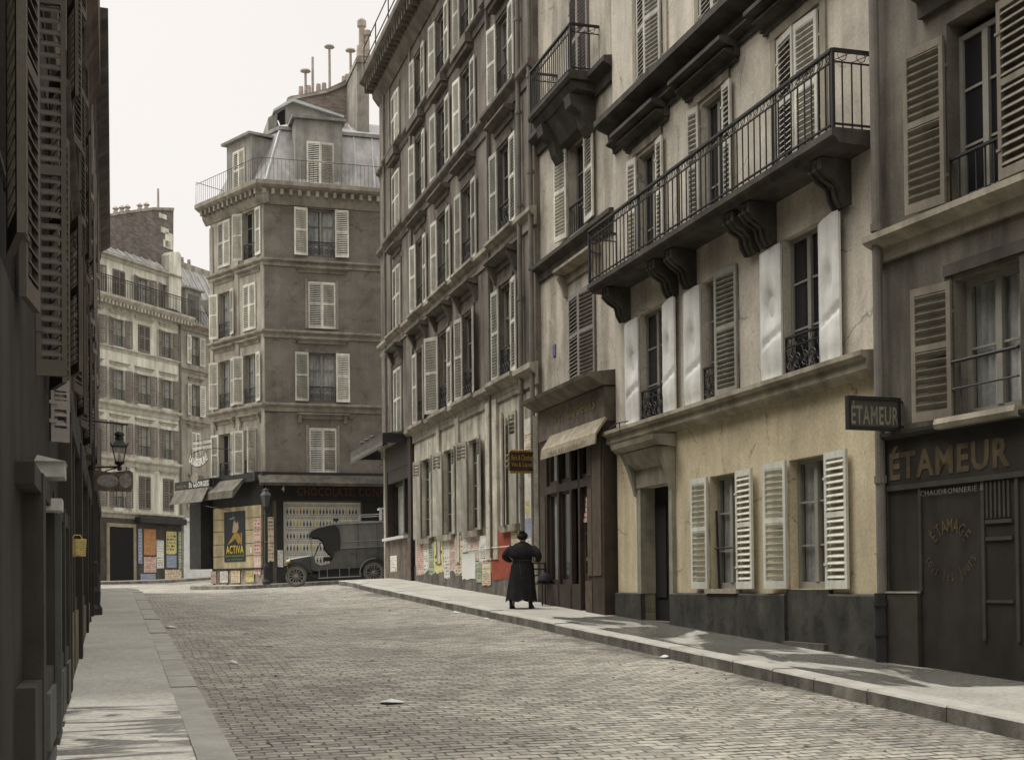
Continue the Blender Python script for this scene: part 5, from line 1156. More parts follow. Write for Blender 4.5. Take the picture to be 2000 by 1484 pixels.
b.add([(r, s, ground(r, s)-.002) for r, s in arc], [tuple(range(len(arc)))]); o = b.build('pavement', asph); o.matrix_world = MS; o['kind'] = 'structure'
kl = [(.80, -12), (.80, 40), (.6, 43.5), (0, 45.6), (-1.2, 46.4), (-12, 46.5)]
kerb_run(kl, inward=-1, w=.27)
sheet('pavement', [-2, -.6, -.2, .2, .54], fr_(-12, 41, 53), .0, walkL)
b = MB(); arc = [(.54, 41), (.35, 43.4), (-.1, 45.3), (-1.2, 46.1), (-12, 46.2), (-12, 41)]; b.add([(r, s, ground(r, s)-.002) for r, s in arc], [tuple(range(len(arc)))]); o = b.build('pavement', asph); o.matrix_world = MS; o['kind'] = 'structure'
# pavements of the crossing
def off_line(pts_world, name):
    pts = [((p-ST.o).dot(ST.x), (p-ST.o).dot(ST.y)) for p in pts_world]; return pts
def strip_walk(outer, inner):
    b = MB(); o_ = off_line(outer, ''); i_ = off_line(inner, ''); n = len(o_)
    # subdivide
    O, I = [], []
    for k in range(n-1):
        for t in range(8): f = t/8; O.append(tuple(o_[k][q]*(1-f)+o_[k+1][q]*f for q in (0, 1))); I.append(tuple(i_[k][q]*(1-f)+i_[k+1][q]*f for q in (0, 1)))
    O.append(o_[-1]); I.append(i_[-1]); m = len(O)
    b.add([(r, s, ground(r, s)+.001) for r, s in O+I], [(k, k+1, m+k+1, m+k) for k in range(m-1)]); ob = b.build('pavement', asph); ob.matrix_world = MS; ob['kind'] = 'structure'
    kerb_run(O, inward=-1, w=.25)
strip_walk([AL.w(-4.6, 1.5), AL.w(-4.6, -.9), AL.w(-.4, -1.2), AR.w(.5, -1.2), AR.w(30, -1.2)], [AL.w(-4.2, 1.5), AL.w(-4.2, .3), AL.w(-.1, .3), AR.w(.1, .3), AR.w(30, .3)])
strip_walk([FFm.w(-10, -2.2), FFm.w(14, -2.2)], [FFm.w(-10, .3), FFm.w(14, .3)])
# ================================================================= left side: lantern, hanging signs, basket
p = LF.w(27.2, -.12); gz = gw(p.x, p.y)
lamp = empty('street_lamp', TR((p.x, p.y, gz)) @ RZ(STA), 'black street lantern on an iron arm against the left hand shop fronts', 'street lamp'); bpy.context.view_layer.update()
b = MB(); b.lathe([(.17, -.1), (.17, .12), (.13, .2), (.14, .45), (.10, .55), (.085, .95), (.10, 1.0), (.065, 1.06), (.06, 2.6), (.075, 2.65), (.05, 2.7), (.045, 3.4)], 12); b.build('post', iron, lamp)
zb = CAMZ+(1149-922)*27.2/2600-gz; zt = CAMZ+(1149-836)*27.2/2600-gz
b = MB(); b.tube([(0, 0, zb), (.50, 0, zb+.02)], .022, 6); b.tube([(.05, 0, zb-.25), (.25, 0, zb-.06), (.45, 0, zb)], .012, 5)
b.build('arm', iron, lamp)
b = MB(); b.tube([(-.1, 0, zt+.02), (.66, 0, zt-.05)], .02, 6); b.build('upper_rod', iron, lamp)
lx = .50; b = MB(); z0 = zb+.06; h = .36
b.lathe([(.02, -.12), (.05, -.1), (.03, -.02), (.09, .02), (.10, .05)], 8, TR((lx, 0, z0)))
for k in range(4):
    a = R(45+90*k); c, s_ = math.cos(a), math.sin(a); b.tube([(lx+.10*c, .10*s_, z0+.04), (lx+.19*c, .19*s_, z0+h)], .012, 4)
for zz, rr in ((.05, .10), (h, .19)): b.tube([(lx+rr*math.cos(R(45+90*k)), rr*math.sin(R(45+90*k)), z0+zz) for k in range(5)], .014, 4)
b.add([(lx+.20*math.cos(R(45+90*k)), .20*math.sin(R(45+90*k)), z0+h) for k in range(4)]+[(lx+.09*math.cos(R(45+90*k)), .09*math.sin(R(45+90*k)), z0+h+.13) for k in range(4)]+[(lx+.2*math.cos(R(45+90*k)), .2*math.sin(R(45+90*k)), z0+h-.02) for k in range(4)], [(0, 1, 5, 4), (1, 2, 6, 5), (2, 3, 7, 6), (3, 0, 4, 7), (8, 9, 10, 11)])
b.lathe([(.09, z0+h+.13), (.07, z0+h+.2), (.10, z0+h+.22), (.08, z0+h+.27), (.02, z0+h+.30)], 8, TR((lx, 0, 0)))
for k in range(4): a = R(45+90*k); b.tube([(lx+.19*math.cos(a), .19*math.sin(a), z0+h), (lx+.24*math.cos(a), .24*math.sin(a), z0+h+.06)], .012, 4)
lan = b.build('lantern', iron, lamp)
b = MB(); b.add([(lx+.095*math.cos(R(45+90*k)), .095*math.sin(R(45+90*k)), z0+.06) for k in range(4)]+[(lx+.18*math.cos(R(45+90*k)), .18*math.sin(R(45+90*k)), z0+h-.01) for k in range(4)], [(0, 1, 5, 4), (1, 2, 6, 5), (2, 3, 7, 6), (3, 0, 4, 7)]); b.build('glass', glass('lamp_glass', (.5, .48, .44), .35, .2), lan)
b = MB(); b.lathe([(.02, .0), (.025, .1), (.01, .16)], 6, TR((lx, 0, z0+.05))); b.build('burner', MC['brass'], lan)
# faded hanging board under the lantern
zc = CAMZ+(1149-966)*27/2600
sgn = empty('hanging_board', TR((*LF.w(26.9, -.15).to_2d(), zc)) @ RZ(STA), 'faded mottled signboard with a pale oval hanging below the lantern arm', 'sign')
b = MB(); b.poly([(0, 0), (.68, -.02), (.72, .1), (.72, .36), (.66, .40), (.30, .36), (.0, .40)], -.015, .015); b.build('board', mat('board_faded', (.13, .095, .075), var=.7, scale=6, streak=.3, fine=.3), sgn)
b = MB(); b.lathe([(.01, -.004), (.2, -.004), (.2, .004), (.01, .004)], 22, TR((.25, -.02, .19)) @ RX(R(90)) @ Matrix.Scale(.62, 4, (0, 1, 0))); b.lathe([(.01, -.003), (.12, -.003), (.12, .003), (.01, .003)], 18, TR((.58, -.02, .2)) @ RX(R(90)) @ Matrix.Scale(1.2, 4, (0, 1, 0))); b.build('painted_oval', mat('oval_pale', (.26, .24, .21), var=.5, scale=14, fine=.4), sgn)
b = MB()
for x in (.1, .6): b.tube([(x, 0, .36), (x, 0, .47)], .008, 4)
b.build('hanger', iron, sgn)
# wicker basket
bk = empty('wicker_basket', TR((*LF.w(13.7, -.16).to_2d(), 1.87)) @ RZ(STA), 'small yellow wicker basket hung on a left hand shop pilaster', 'basket')
b = MB()
for i in range(9):
    z = i*.019; r = .062+.008*i/8
    b.tube([(r*1.15*math.cos(R(t))+.004*math.sin(t*3), r*.8*math.sin(R(t)), z+.004*math.cos(R(t*8)+i*3.14)) for t in range(0, 361, 15)], .0085, 5)
b.lathe([(.05, 0), (.062, .005), (.068, .16), (.064, .16), (.058, .01), (.01, .006)], 14); b.build('weave', mat('wicker', (.55, .42, .16), rough=.8, var=.35, scale=30, fine=.4, bump=.4), bk)
b = MB(); b.tube([(-.05, 0, .15), (-.03, 0, .2), (.03, 0, .2), (.05, 0, .15)], .006, 5); b.build('handle', MC['wicker'], bk)
# ================================================================= street lamp at the corner house
p = AR.w(.15, -1.0); gz = gw(p.x, p.y)
_r = ray(520, 1130); p2 = Vector((_r.x, _r.y, 0))*52.6/_r.y
lp = empty('corner_lamp', TR((p2.x, p2.y, gw(p2.x, p2.y))), 'slim dark lamp post with a lantern at the corner house kerb', 'street lamp')
b = MB(); b.lathe([(.16, 0), (.16, .1), (.11, .2), (.12, .7), (.07, .85), (.06, 1.6), (.085, 1.65), (.055, 1.7), (.045, 2.9), (.1, 3.0), (.12, 3.05)], 12); b.tube([(-.18, 0, 2.75), (.18, 0, 2.75)], .02, 6); b.build('post', iron, lp)
b = MB(); b.lathe([(.10, 3.05), (.20, 3.5), (.22, 3.52), (.12, 3.66), (.13, 3.74), (.02, 3.8)], 4); b.build('lantern', mat('lantern_dark', (.04, .04, .038), rough=.4, spec=.5, bump=0), lp)
# ================================================================= the van
fw = Vector((-7.93, 49.0, 0)); rw = Vector((-5.12, 49.45, 0))
fw.z = gw(fw.x, fw.y)-.15; rw.z = gw(rw.x, rw.y)-.15
dx = (fw-rw); WB = dx.length; xx = dx.normalized(); yy = Vector((0, 0, 1)).cross(xx).normalized(); zz = xx.cross(yy)
MV = Matrix((( *[xx.x, yy.x, zz.x], rw.x), (xx.y, yy.y, zz.y, rw.y), (xx.z, yy.z, zz.z, rw.z), (0, 0, 0, 1)))
MV = MV   # origin: ground under the near rear wheel, x forward, y to the van's left (towards the street end)
van = empty('delivery_van', MV, 'old dark grey delivery van with open cab and spoked wheels behind the house corner', 'van')
vg = mat('van_paint', (.10, .096, .088), rough=.5, var=.25, scale=3, streak=.2, spec=.45, bump=.03); vg2 = mat('van_paint_upper', (.17, .165, .152), rough=.55, var=.2, scale=3, streak=.2, spec=.4, bump=.03); vbk = mat('van_black', (.015, .015, .014), rough=.5, spec=.5, bump=0)
W = 1.55
# the near side is y=0, the far side y=-W
b = MB(); b.box(-1.35, 1.46, -W, 0, .60, 1.34); b.poly([(1.46, .60), (2.2, .56), (2.28, .62), (2.26, 1.10), (2.16, 1.12), (2.12, .86), (1.95, .76), (1.62, .80), (1.5, .95), (1.46, 1.1)], -W, 0); b.build('body', vg, van)
b = MB(); b.box(-1.38, 1.32, -W-.02, .02, 1.342, 2.24); up = b.build('cargo_box', vg2, van)
b = MB(); b.box(-1.38, 1.15, .02, .035, 1.58, 1.60); b.box(-1.38, 1.32, .02, .03, 1.34, 1.36); b.build('waist_trim', mat('trim_light', (.3, .3, .28), bump=0), up)
b = MB()
for x in (-.9, -.2, .5): b.box(x, x+.015, .02, .028, 1.36, 2.2)
b.box(-.2, -.185, 0, .01, .62, 1.32); b.box(.6, .615, 0, .01, .62, 1.32); b.tube([(.72, .02, 1.12), (.72, .05, 1.12), (.84, .05, 1.12)], .012, 5); b.build('panel_seam', vbk, van)
b = MB(); b.poly([(-1.42, 2.24), (-1.42, 2.29), (.9, 2.32), (1.55, 2.27), (2.0, 2.18), (2.26, 2.06), (2.34, 1.92), (2.29, 1.92), (2.20, 2.03), (1.98, 2.13), (1.5, 2.22), (.9, 2.24)], -W-.06, .06); b.build('roof', mat('van_roof', (.28, .28, .27), rough=.5, bump=0), van)
# dark cab side with its curved opening
b = MB(); cut = [(1.2, 1.30), (1.16, 1.7), (1.2, 2.08), (1.36, 2.22), (1.6, 2.2), (2.0, 2.12), (2.22, 2.02), (2.31, 1.88), (2.28, 1.80), (2.16, 1.80), (1.98, 1.78), (1.84, 1.68), (1.77, 1.5), (1.74, 1.34), (1.6, 1.15), (1.46, 1.05), (1.42, 1.28)]
b.poly(cut, .022, .05); b.poly(cut, -W-.05, -W-.022); b.box(1.33, 1.38, -W, 0, 1.0, 2.24); b.build('cab_hood', vbk, van)
b = MB(); b.box(1.40, 1.82, -W+.1, -.1, .92, 1.06); b.box(1.39, 1.5, -W+.1, -.1, 1.06, 1.55); b.build('seat', mat('leather', (.03, .022, .016), rough=.5), van)
b = MB(); b.tube([(1.72, -.42+.19*math.cos(R(t)), 1.50+.19*math.sin(R(t))) if False else (1.98-.09*math.sin(R(t)), -.42+.2*math.cos(R(t)), 1.46+.15*math.sin(R(t))) for t in range(0, 361, 24)], .018, 5); b.tube([(1.98, -.42, 1.46), (2.22, -.42, .95)], .022, 6); b.tube([(1.98, -.62, 1.46), (1.98, -.22, 1.46)], .012, 5); b.build('steering_wheel', vbk, van)
b = MB(); 
for y in (-.06, -W+.06): b.tube([(2.22, y, 1.10), (2.24, y, 2.0)], .018, 5)
b.box(2.21, 2.24, -W+.06, -.06, 1.10, 1.14); b.build('windscreen_frame', MC['trim_light'], van)
b = MB(); b.box(2.235, 2.245, -W+.08, -.08, 1.16, 1.95); b.build('windscreen', glass('car_glass', (.3, .3, .3), .12), van)
b = MB(); b.poly([(2.26, .58), (2.26, 1.10), (2.30, 1.12), (3.08, 1.02), (3.12, .98), (3.12, .55), (3.0, .5), (2.26, .5)], -W+.32, -.32); bn = b.build('bonnet', vg, van)
b = MB(); b.prism([(-W+.45, 0), (-.45, 0), (-.6, .05), (-W+.6, .05)], 0, .82, TR((2.29, 0, 1.12)) @ RY(R(7.2))); b.build('bonnet_top', MC['van_roof'], bn)
b = MB(); b.box(3.12, 3.17, -W+.36, -.36, .5, 1.02); b.build('radiator', MC['brass'], van)
def fender(b, cx, r0, a0, a1, y0, y1):
    pts = [(cx+r0*math.cos(R(t)), .40+r0*math.sin(R(t))) for t in range(a0, a1+1, 10)]; inn = [(cx+(r0-.03)*math.cos(R(t)), .40+(r0-.03)*math.sin(R(t))) for t in range(a1, a0-1, -10)]
    b.poly(pts+inn, y0, y1)
for y0, y1 in ((-.2, .12), (-W-.12, -W+.2)):
    b = MB(); fender(b, WB, .50, 10, 150, y0, y1); b.poly([(WB-.43, .65), (WB-.62, .42), (WB-.85, .32), (WB-.85, .29), (WB-.6, .38), (WB-.40, .63)], y0, y1); b.build('fender', vbk, van)
    b = MB(); fender(b, 0, .52, 10, 170, y0, y1); b.build('fender', vbk, van)
b = MB(); fender(b, 0, .535, 10, 100, .115, .13); b.poly([(.50, .28), (.53, .28), (.53, .5), (.50, .5)], .115, .13); b.build('fender_edge', MC['trim_light'], van)
b = MB(); b.box(.5, WB-.8, -.02, .16, .27, .30); b.box(.55, WB-.85, -.25, -.15, .40, .60); b.box(-.9, 2.9, -W+.4, -.4, .42, .55); b.build('running_board', vbk, van)
b = MB(); b.box(.5, WB-.8, .155, .17, .27, .305); 
for x in (.9, 1.25, 1.7, 2.0): b.box(x, x+.02, .0, .02, .3, .62)
b.build('board_trim', MC['trim_light'], van)
tyre = mat('tyre', (.17, .165, .15), rough=.85, var=.25, scale=8); spoke = mat('spoke_paint', (.30, .28, .24), rough=.6, var=.2)
for x in (WB, 0):
    for y, sg_ in ((.02, 1), (-W-.02, -1)):
        b = MB(); Mw = TR((x, y, .40)) @ RX(R(90))
        b.tube([(x+.345*math.cos(R(t)), y, .40+.345*math.sin(R(t))) for t in range(0, 361, 12)], .052, 8, cap=False); wh = b.build('wheel', tyre, van, smooth=True)
        b = MB(); b.tube([(x+.285*math.cos(R(t)), y, .40+.285*math.sin(R(t))) for t in range(0, 361, 15)], .022, 6, cap=False)
        for k in range(12): a = R(30*k+8); b.tube([(x+.05*math.cos(a), y, .40+.05*math.sin(a)), (x+.28*math.cos(a), y, .40+.28*math.sin(a))], .014, 5)
        b.lathe([(.02, -.06), (.05, -.05), (.07, -.02), (.07, .03), (.03, .05)], 10, TR((x, y, .40)) @ RX(R(90))); b.build('spokes', spoke, wh)
for y in (-.2, -W+.2): b = MB(); b.lathe([(.03, -.1), (.10, -.06), (.12, .04), (.10, .06)], 12, TR((3.12, y, .92)) @ RY(R(90))); b.build('headlight', MC['brass'], van)
b = MB(); b.box(1.28, 1.32, -.05, .0, 2.28, 2.45); b.box(1.2, 1.4, -.12, .02, 2.36, 2.46); b.build('roof_lamp', vbk, van)
bx = empty('packing_crate', MV @ TR((-.9, -.75, 2.345)), 'pale lidded crate on the roof of the grey van', 'crate')
b = MB(); b.box(-.52, .52, -.4, .4, 0, .40); b.build('side', mat('crate_wood', (.30, .22, .17), var=.3, scale=6, streak=.3), bx)
b = MB(); b.box(-.58, .58, -.45, .45, .40, .46); b.box(.47, .55, .4, .44, 0, .40); b.build('lid', whitep, bx)
b = MB(); 
for y in (-.02, -W+.02):
    b.tube([(-1.35, y, 2.55), (.4, y, 2.55)], .012, 4)
    for x in (-1.35, -.4, .4): b.tube([(x, y, 2.34), (x, y, 2.55)], .012, 4)
b.build('roof_rack', MC['trim_light'], van)
# ================================================================= bills on the wall of the stone house
GRP = 'bills pasted along the foot of the stone house'
def bill(x0, x1, ya, yb, m_, label, y=-.040):
    u0, u1 = U(x0), U(x1); xm = (x0+x1)/2; z1 = RF.z(xm, ya); z0 = RF.z(xm, yb)
    return sheet_on('poster', RF.m, u0, u1, z0, z1, m_, label, group=GRP, y=y)
rnd = random.Random(4); b = MB(); top = []; bot = []
for i in range(31):
    px = 813+i*4.95; u_ = U(px); t_ = RF.z(px, 1066-(px-813)*.165)-.02; l_ = RF.z(px, 1112+(px-813)*.06+rnd.uniform(-14, 10)); top.append((u_, t_)); bot.append((u_+rnd.uniform(-.06, .06), l_))
b.poly(top+bot[::-1], -.0385, -.036); b.build('old_paste', printed('print_old', (.60, .56, .48), (.20, .10, .08), 18, .5, (.07, .07, .08)), B, FB)
bill(814, 828, 1064, 1124, p_rose, 'leftmost rose and white bill at the foot of the stone house wall')
bill(828.5, 838, 1056, 1112, p_white, 'short pale bill right of the leftmost rose bill')
bill(838.4, 849, 1058, 1124, p_green, 'greenish white bill left of the yellow and black one')
yb = bill(849, 866, 1056, 1119, mat('paper_yellow', (.66, .58, .25), var=.2, scale=4, bump=.03), 'yellow bill with tall black letters on the stone wall')
b = MB(); w_ = U(866)-U(849); b.text('JL', .12*w_, .88*w_, .42, .98, -.003, .02); b.text('MATIN', .15*w_, .85*w_, .22, .34, -.003, .0); b.build('lettering', mat('ink_black', (.03, .03, .03), rough=.8, bump=0), yb)
bill(868, 879, 1055, 1132, p_white, 'long narrow white bill right of the yellow and black one')
bill(879.4, 890, 1050, 1112, p_rose, 'rose bill with small print under the second ground floor window')
bill(890.4, 902, 1046, 1124, p_cream, 'cream bill just left of the large white poster')
bill(904, 930, 1080, 1132, mat('paper_bright', (.72, .70, .64), var=.08, bump=.03), 'large blank white poster on the stone house wall', y=-.046)
bill(905, 919, 1048, 1076, p_white, 'white printed bill directly above the large blank white poster', y=-.044)
bill(920, 936, 1045, 1076, p_rose, 'small red and white bill above the right end of the blank white poster', y=-.044)
bill(932, 942, 1100, 1139, p_green, 'low hanging green tinted bill between white poster and pale yellow bill', y=-.050)
bill(943, 960, 1098, 1144, p_yel if False else p_cream, 'pale yellow bill hanging lowest beside the red poster', y=-.052)
bill(937, 960, 1045, 1096, p_white, 'wide white notice just left of the red poster', y=-.048)
bill(961, 999, 1037, 1133, p_red, 'large brick red poster on the wall beside the woman', y=-.044)
bill(1000, 1021, 1037, 1085, p_cream, 'cream printed bill between the red poster and the woman', y=-.046)
bl = [bill(1034, 1041, 978, 1003, p_yel, 'yellow bill high on the corner strip beside the shop', y=-.105), bill(1033, 1044, 1012, 1052, p_bluep, 'dark blue bill on the corner strip above the woman', y=-.105),
      bill(1045, 1049, 980, 1060, p_rose, 'thin rose strip of bills at the edge of the cafe front', y=-.105), bill(1034, 1048, 1054, 1130, p_white, 'white bill low on the corner strip behind the woman', y=-.105),
      bill(1035, 1046, 842, 905, p_cream, 'cream bill high on the corner strip above the coal sign', y=-.105)]
b = MB(); b.box(U(1032.5), U(1051), -.10, -.002, .6, 5.2); b.build('quoin_strip', mat('bill_board', (.52, .48, .40), var=.4, scale=5), B, FB)
bill(769, 782, 1085, 1117, p_white, 'torn dark and white bill on the grimy base of the corner shop', y=-.146)
# slack white string along the posters
b = MB(); pts = [(902, 1077), (925, 1073), (960, 1069), (990, 1066.5), (1021, 1063)]
b.tube([RF.w(U(x), -.09, RF.z(x, y, -.09)) for x, y in pts], .008, 5); o = b.build('white_cord', mat('cord_white', (.75, .74, .70), bump=0)); tag(o, 'slack white cord stretched across the posters beside the woman', 'cord')
# ================================================================= chair by the cafe
p = RF.w(U(1062, 1150, -.30), -.30); gz = gw(p.x, p.y)
chr_ = empty('cafe_chair', TR((p.x, p.y, gz)) @ RZ(STA+R(20)), 'dark wooden chair standing against the cafe front beside the woman', 'chair')
wd = mat('chair_wood', (.035, .025, .018), rough=.5, spec=.4)
for x, y, h in ((-.18, -.18, .45), (.18, -.18, .45), (-.18, .18, .9), (.18, .18, .9)): b = MB(); b.tube([(x*1.08, y*1.1, 0), (x, y, .44), (x*.98, y*1.02, h)], .017, 6); b.build('leg', wd, chr_)
b = MB(); b.box(-.21, .21, -.21, .2, .44, .47); b.build('seat', wd, chr_)
b = MB(); [b.tube([(-.18, .18, z), (0, .2, z+.01), (.18, .18, z)], .016, 6) for z in (.62, .75, .87)]; b.build('backrest', wd, chr_)
bg = empty('dark_bundle', TR((p.x, p.y, gz+.47)) @ RZ(STA), 'rounded dark bundle resting on the chair beside the woman', 'bundle')
b = MB(); b.loft([[(.02+rr*(1+.12*math.sin(k*1.7+j))*math.cos(R(k*30)), rr*(1+.12*math.cos(k*2.1+j))*math.sin(R(k*30)), z) for k in range(12)] for j, (rr, z) in enumerate(((.15, 0), (.16, .04), (.13, .10), (.11, .15), (.09, .18), (.03, .20)))]); b.build('cloth', mat('cloth_blueblack', (.025, .026, .032), rough=.9, bump=.3), bg, smooth=True)
# litter
b = MB(); rnd = random.Random(21)
for i in range(420):
    r_, s_ = rnd.uniform(1.0, 7.0), 8+32*rnd.random()**1.6; q = rnd.uniform(.006, .022); z_ = ground(r_, s_)-.15+.004; a = rnd.uniform(0, 6.28); e = rnd.uniform(1, 3.5)
    if i % 3 == 0: r_ = 7.0-rnd.random()**2*1.2
    z_ = ground(r_, s_)-.15+.004
    pts = [(r_+q*e*math.cos(a), s_+q*e*math.sin(a), z_), (r_-q*math.sin(a), s_+q*math.cos(a), z_), (r_-q*e*math.cos(a), s_-q*e*math.sin(a), z_), (r_+q*math.sin(a), s_-q*math.cos(a), z_), (r_, s_, z_+q*.8)]
    b.add(pts, [(0, 1, 4), (1, 2, 4), (2, 3, 4), (3, 0, 4)])
o = b.build('street_grit', mat('grit', (.22, .19, .13), var=.6, scale=.6, fine=.4)); o.matrix_world = MS; tag(o, 'grit and straw scattered over the setts', 'grit', kind='stuff')
for i, (px, py, l, sx) in enumerate(((333, 1226, 'scrap of white paper by the left kerb', .12), (455, 1296, 'small white scrap on the setts left of centre', .08), (890, 1197, 'white crumpled scrap in the right gutter', .09), (951, 1211, 'tiny white scrap on the pavement edge near the woman', .07), (765, 1373, 'torn grey sheet lying flat on the setts', .16), (1298, 1285, 'crumpled white scrap at the foot of the right kerb', .09))):
    d = ray(px, py); t = 5
    for _ in range(60):
        q = Vector((0, 0, CAMZ))+d*t; e = q.z-(gw(q.x, q.y)-(.15 if i not in (3,) else .0)); t += e/max(.02, -d.z+.04)*.6
    b = MB(); rnd = random.Random(i); n = 7
    ring = [(sx*(.7+.5*rnd.random())*math.cos(k*6.283/n), sx*.7*(.7+.5*rnd.random())*math.sin(k*6.283/n), .01+.02*rnd.random()) for k in range(n)]
    b.add(ring+[(0, 0, .05), (0, 0, .045)]+[(x, y, z-.006) for x, y, z in ring], [(k, (k+1) % n, n) for k in range(n)]+[(n+2+(k+1) % n, n+2+k, n+1) for k in range(n)])
    o = b.build('paper_scrap', MC['paper_bright']); o.matrix_world = TR(q); tag(o, l, 'litter', 'scraps of paper on the street')
# ================================================================= the woman
p = RF.w(U(1021, 1150, -1.0), -1.0); gz = gw(p.x, p.y)
# body frame: -y is her back (towards us), +x to the right of the picture
lady = empty('woman', TR((p.x, p.y, gz)) @ RZ(R(-16)) @ Matrix.Diagonal((1.12, 1.08, .95, 1)), 'woman in a long black dress standing with hands at her waist, seen from behind', 'person')
skin = mat('skin', (.42, .26, .18), rough=.6, var=.12, scale=6, bump=.05)
def skinned(name, nodes, edges, m, parent, sub=2):
    me = bpy.data.meshes.new(name); me.from_pydata([n[:3] for n in nodes], edges, []); me.materials.append(m)
    o = bpy.data.objects.new(name, me); COL.objects.link(o); o.parent = parent
    sk = o.modifiers.new('skin', 'SKIN'); sk.use_smooth_shade = True
    for i, n in enumerate(nodes):
        r = n[3]; r = r if isinstance(r, tuple) else (r, r)
        me.skin_vertices[0].data[i].radius = r; me.skin_vertices[0].data[i].use_root = (i == 0)
    s = o.modifiers.new('sub', 'SUBSURF'); s.levels = s.render_levels = sub
    bpy.context.view_layer.update(); dg = bpy.context.evaluated_depsgraph_get()
    nm = bpy.data.meshes.new_from_object(o.evaluated_get(dg)); nm.materials.clear(); nm.materials.append(m)
    o.modifiers.clear(); o.data = nm; nm.polygons.foreach_set('use_smooth', [True]*len(nm.polygons)); nm.name = name; return o
H = 1.60
nodes = [(0, 0, .86, (.13, .10)), (0, 0, 1.02, (.12, .09)), (0, 0, 1.18, (.14, .10)), (0, .0, 1.31, (.12, .085)), (0, .01, 1.37, .052), (0, .02, 1.42, .048), (0, .03, 1.47, (.068, .078)), (0, .035, 1.54, (.072, .085)), (0, .03, 1.59, (.05, .06)),
  (-.19, .0, 1.30, .05), (-.30, -.06, 1.10, .038), (-.23, .12, 1.00, .030), (-.20, .15, .985, (.022, .035)),
  (.19, .0, 1.30, .05), (.31, -.06, 1.09, .038), (.22, .13, .99, .030), (.19, .16, .975, (.022, .035)),
  (-.09, 0, .80, .085), (-.13, 0, .45, .055), (-.19, .0, .10, .036), (-.21, .09, .04, .030),
  (.09, 0, .80, .085), (.11, .02, .45, .055), (.13, .02, .10, .036), (.14, .12, .04, .030), (0, .11, 1.5, .014), (0, .125, 1.49, .010)]
edges = [(0, 1), (1, 2), (2, 3), (3, 4), (4, 5), (5, 6), (6, 7), (7, 8), (3, 9), (9, 10), (10, 11), (11, 12), (3, 13), (13, 14), (14, 15), (15, 16), (0, 17), (17, 18), (18, 19), (19, 20), (0, 21), (21, 22), (22, 23), (23, 24), (7, 25), (25, 26)]
for hx, hy, hz, sg_ in ((-.20, .15, .985, 1), (.19, .16, .975, -1)):
    root = 12 if sg_ == 1 else 16
    for k in range(4):
        i = len(nodes); l = (.9, 1, .95, .75)[k]
        nodes += [(hx+sg_*.03, hy+.02-.018*k, hz+.012-.006*k, .009), (hx+sg_*(.03+.035*l), hy+.015-.018*k, hz+.0, .0085), (hx+sg_*(.03+.06*l), hy-.0-.018*k, hz-.015, .0075)]
        edges += [(root, i), (i, i+1), (i+1, i+2)]
    i = len(nodes); nodes += [(hx+sg_*.0, hy-.04, hz+.025, .010), (hx+sg_*.03, hy-.06, hz+.03, .009)]; edges += [(root, i), (i, i+1)]
body = skinned('body', nodes, edges, skin, lady)
blk = mat('black_cloth', (.024, .022, .022), rough=.92, var=.3, scale=5, bump=.4, spec=.15)
def ell(cx, cy, z, rx, ry, n=28, fold=0, ph=0): return [(cx+rx*(1+fold*math.sin(k*2*math.pi/n*9+ph))*math.cos(2*math.pi*k/n), cy+ry*(1+fold*math.sin(k*2*math.pi/n*9+ph))*math.sin(2*math.pi*k/n), z+fold*.3*math.sin(k*5)) for k in range(n)]
b = MB(); b.loft([ell(-.035, 0, .17, .275, .23, fold=.10), ell(-.032, 0, .19, .27, .225, fold=.10), ell(-.025, 0, .45, .245, .20, fold=.08, ph=.3), ell(-.01, 0, .72, .225, .185, fold=.035, ph=.5), ell(0, -.01, .90, .205, .175, fold=.015), ell(0, 0, 1.0, .165, .135), ell(0, 0, 1.03, .155, .125)], cap=False); b.build('skirt', blk, lady, smooth=True)
b = MB(); b.loft([ell(0, .01, 1.40, .075, .07), ell(0, 0, 1.37, .13, .10), ell(0, -.01, 1.31, .215, .135, fold=.02), ell(.0, -.02, 1.22, .265, .16, fold=.035), ell(.01, -.02, 1.12, .285, .175, fold=.05, ph=.4), ell(.01, -.02, 1.09, .28, .17, fold=.06, ph=.4)], cap=False); b.build('shawl', mat('shawl_wool', (.02, .019, .021), rough=.95, var=.3, scale=8, bump=.6, spec=.1), lady, smooth=True)
b = MB(); b.loft([ell(0, 0, 1.0, .165, .135), ell(0, -.01, 1.08, .185, .145), ell(0, -.01, 1.2, .205, .15), ell(0, -.005, 1.29, .20, .13), ell(0, .0, 1.345, .14, .10), ell(0, .01, 1.39, .065, .062), ell(0, .012, 1.41, .06, .058)], cap=False); b.build('bodice', blk, lady, smooth=True)
for sg_ in (-1, 1):
    skinned('sleeve', [(sg_*.15, 0, 1.31, .075), (sg_*.22, -.02, 1.25, .082), (sg_*.285, -.05, 1.17, .080), (sg_*.315, -.06, 1.09, .070), (sg_*.28, .05, 1.03, .055), (sg_*.235, .115, .995, .045)], [(0, 1), (1, 2), (2, 3), (3, 4), (4, 5)], blk, lady)
b = MB(); b.loft([ell(0, 0, 1.005, .172, .142), ell(0, 0, 1.03, .170, .140)], cap=False); b.build('belt', mat('belt_cord', (.09, .085, .07), bump=0), lady)
b = MB(); b.tube([(-.02, -.15, 1.0), (.0, -.19, .9), (.02, -.2, .72)], .006, 4); b.build('apron_string', MC['belt_cord'], lady)
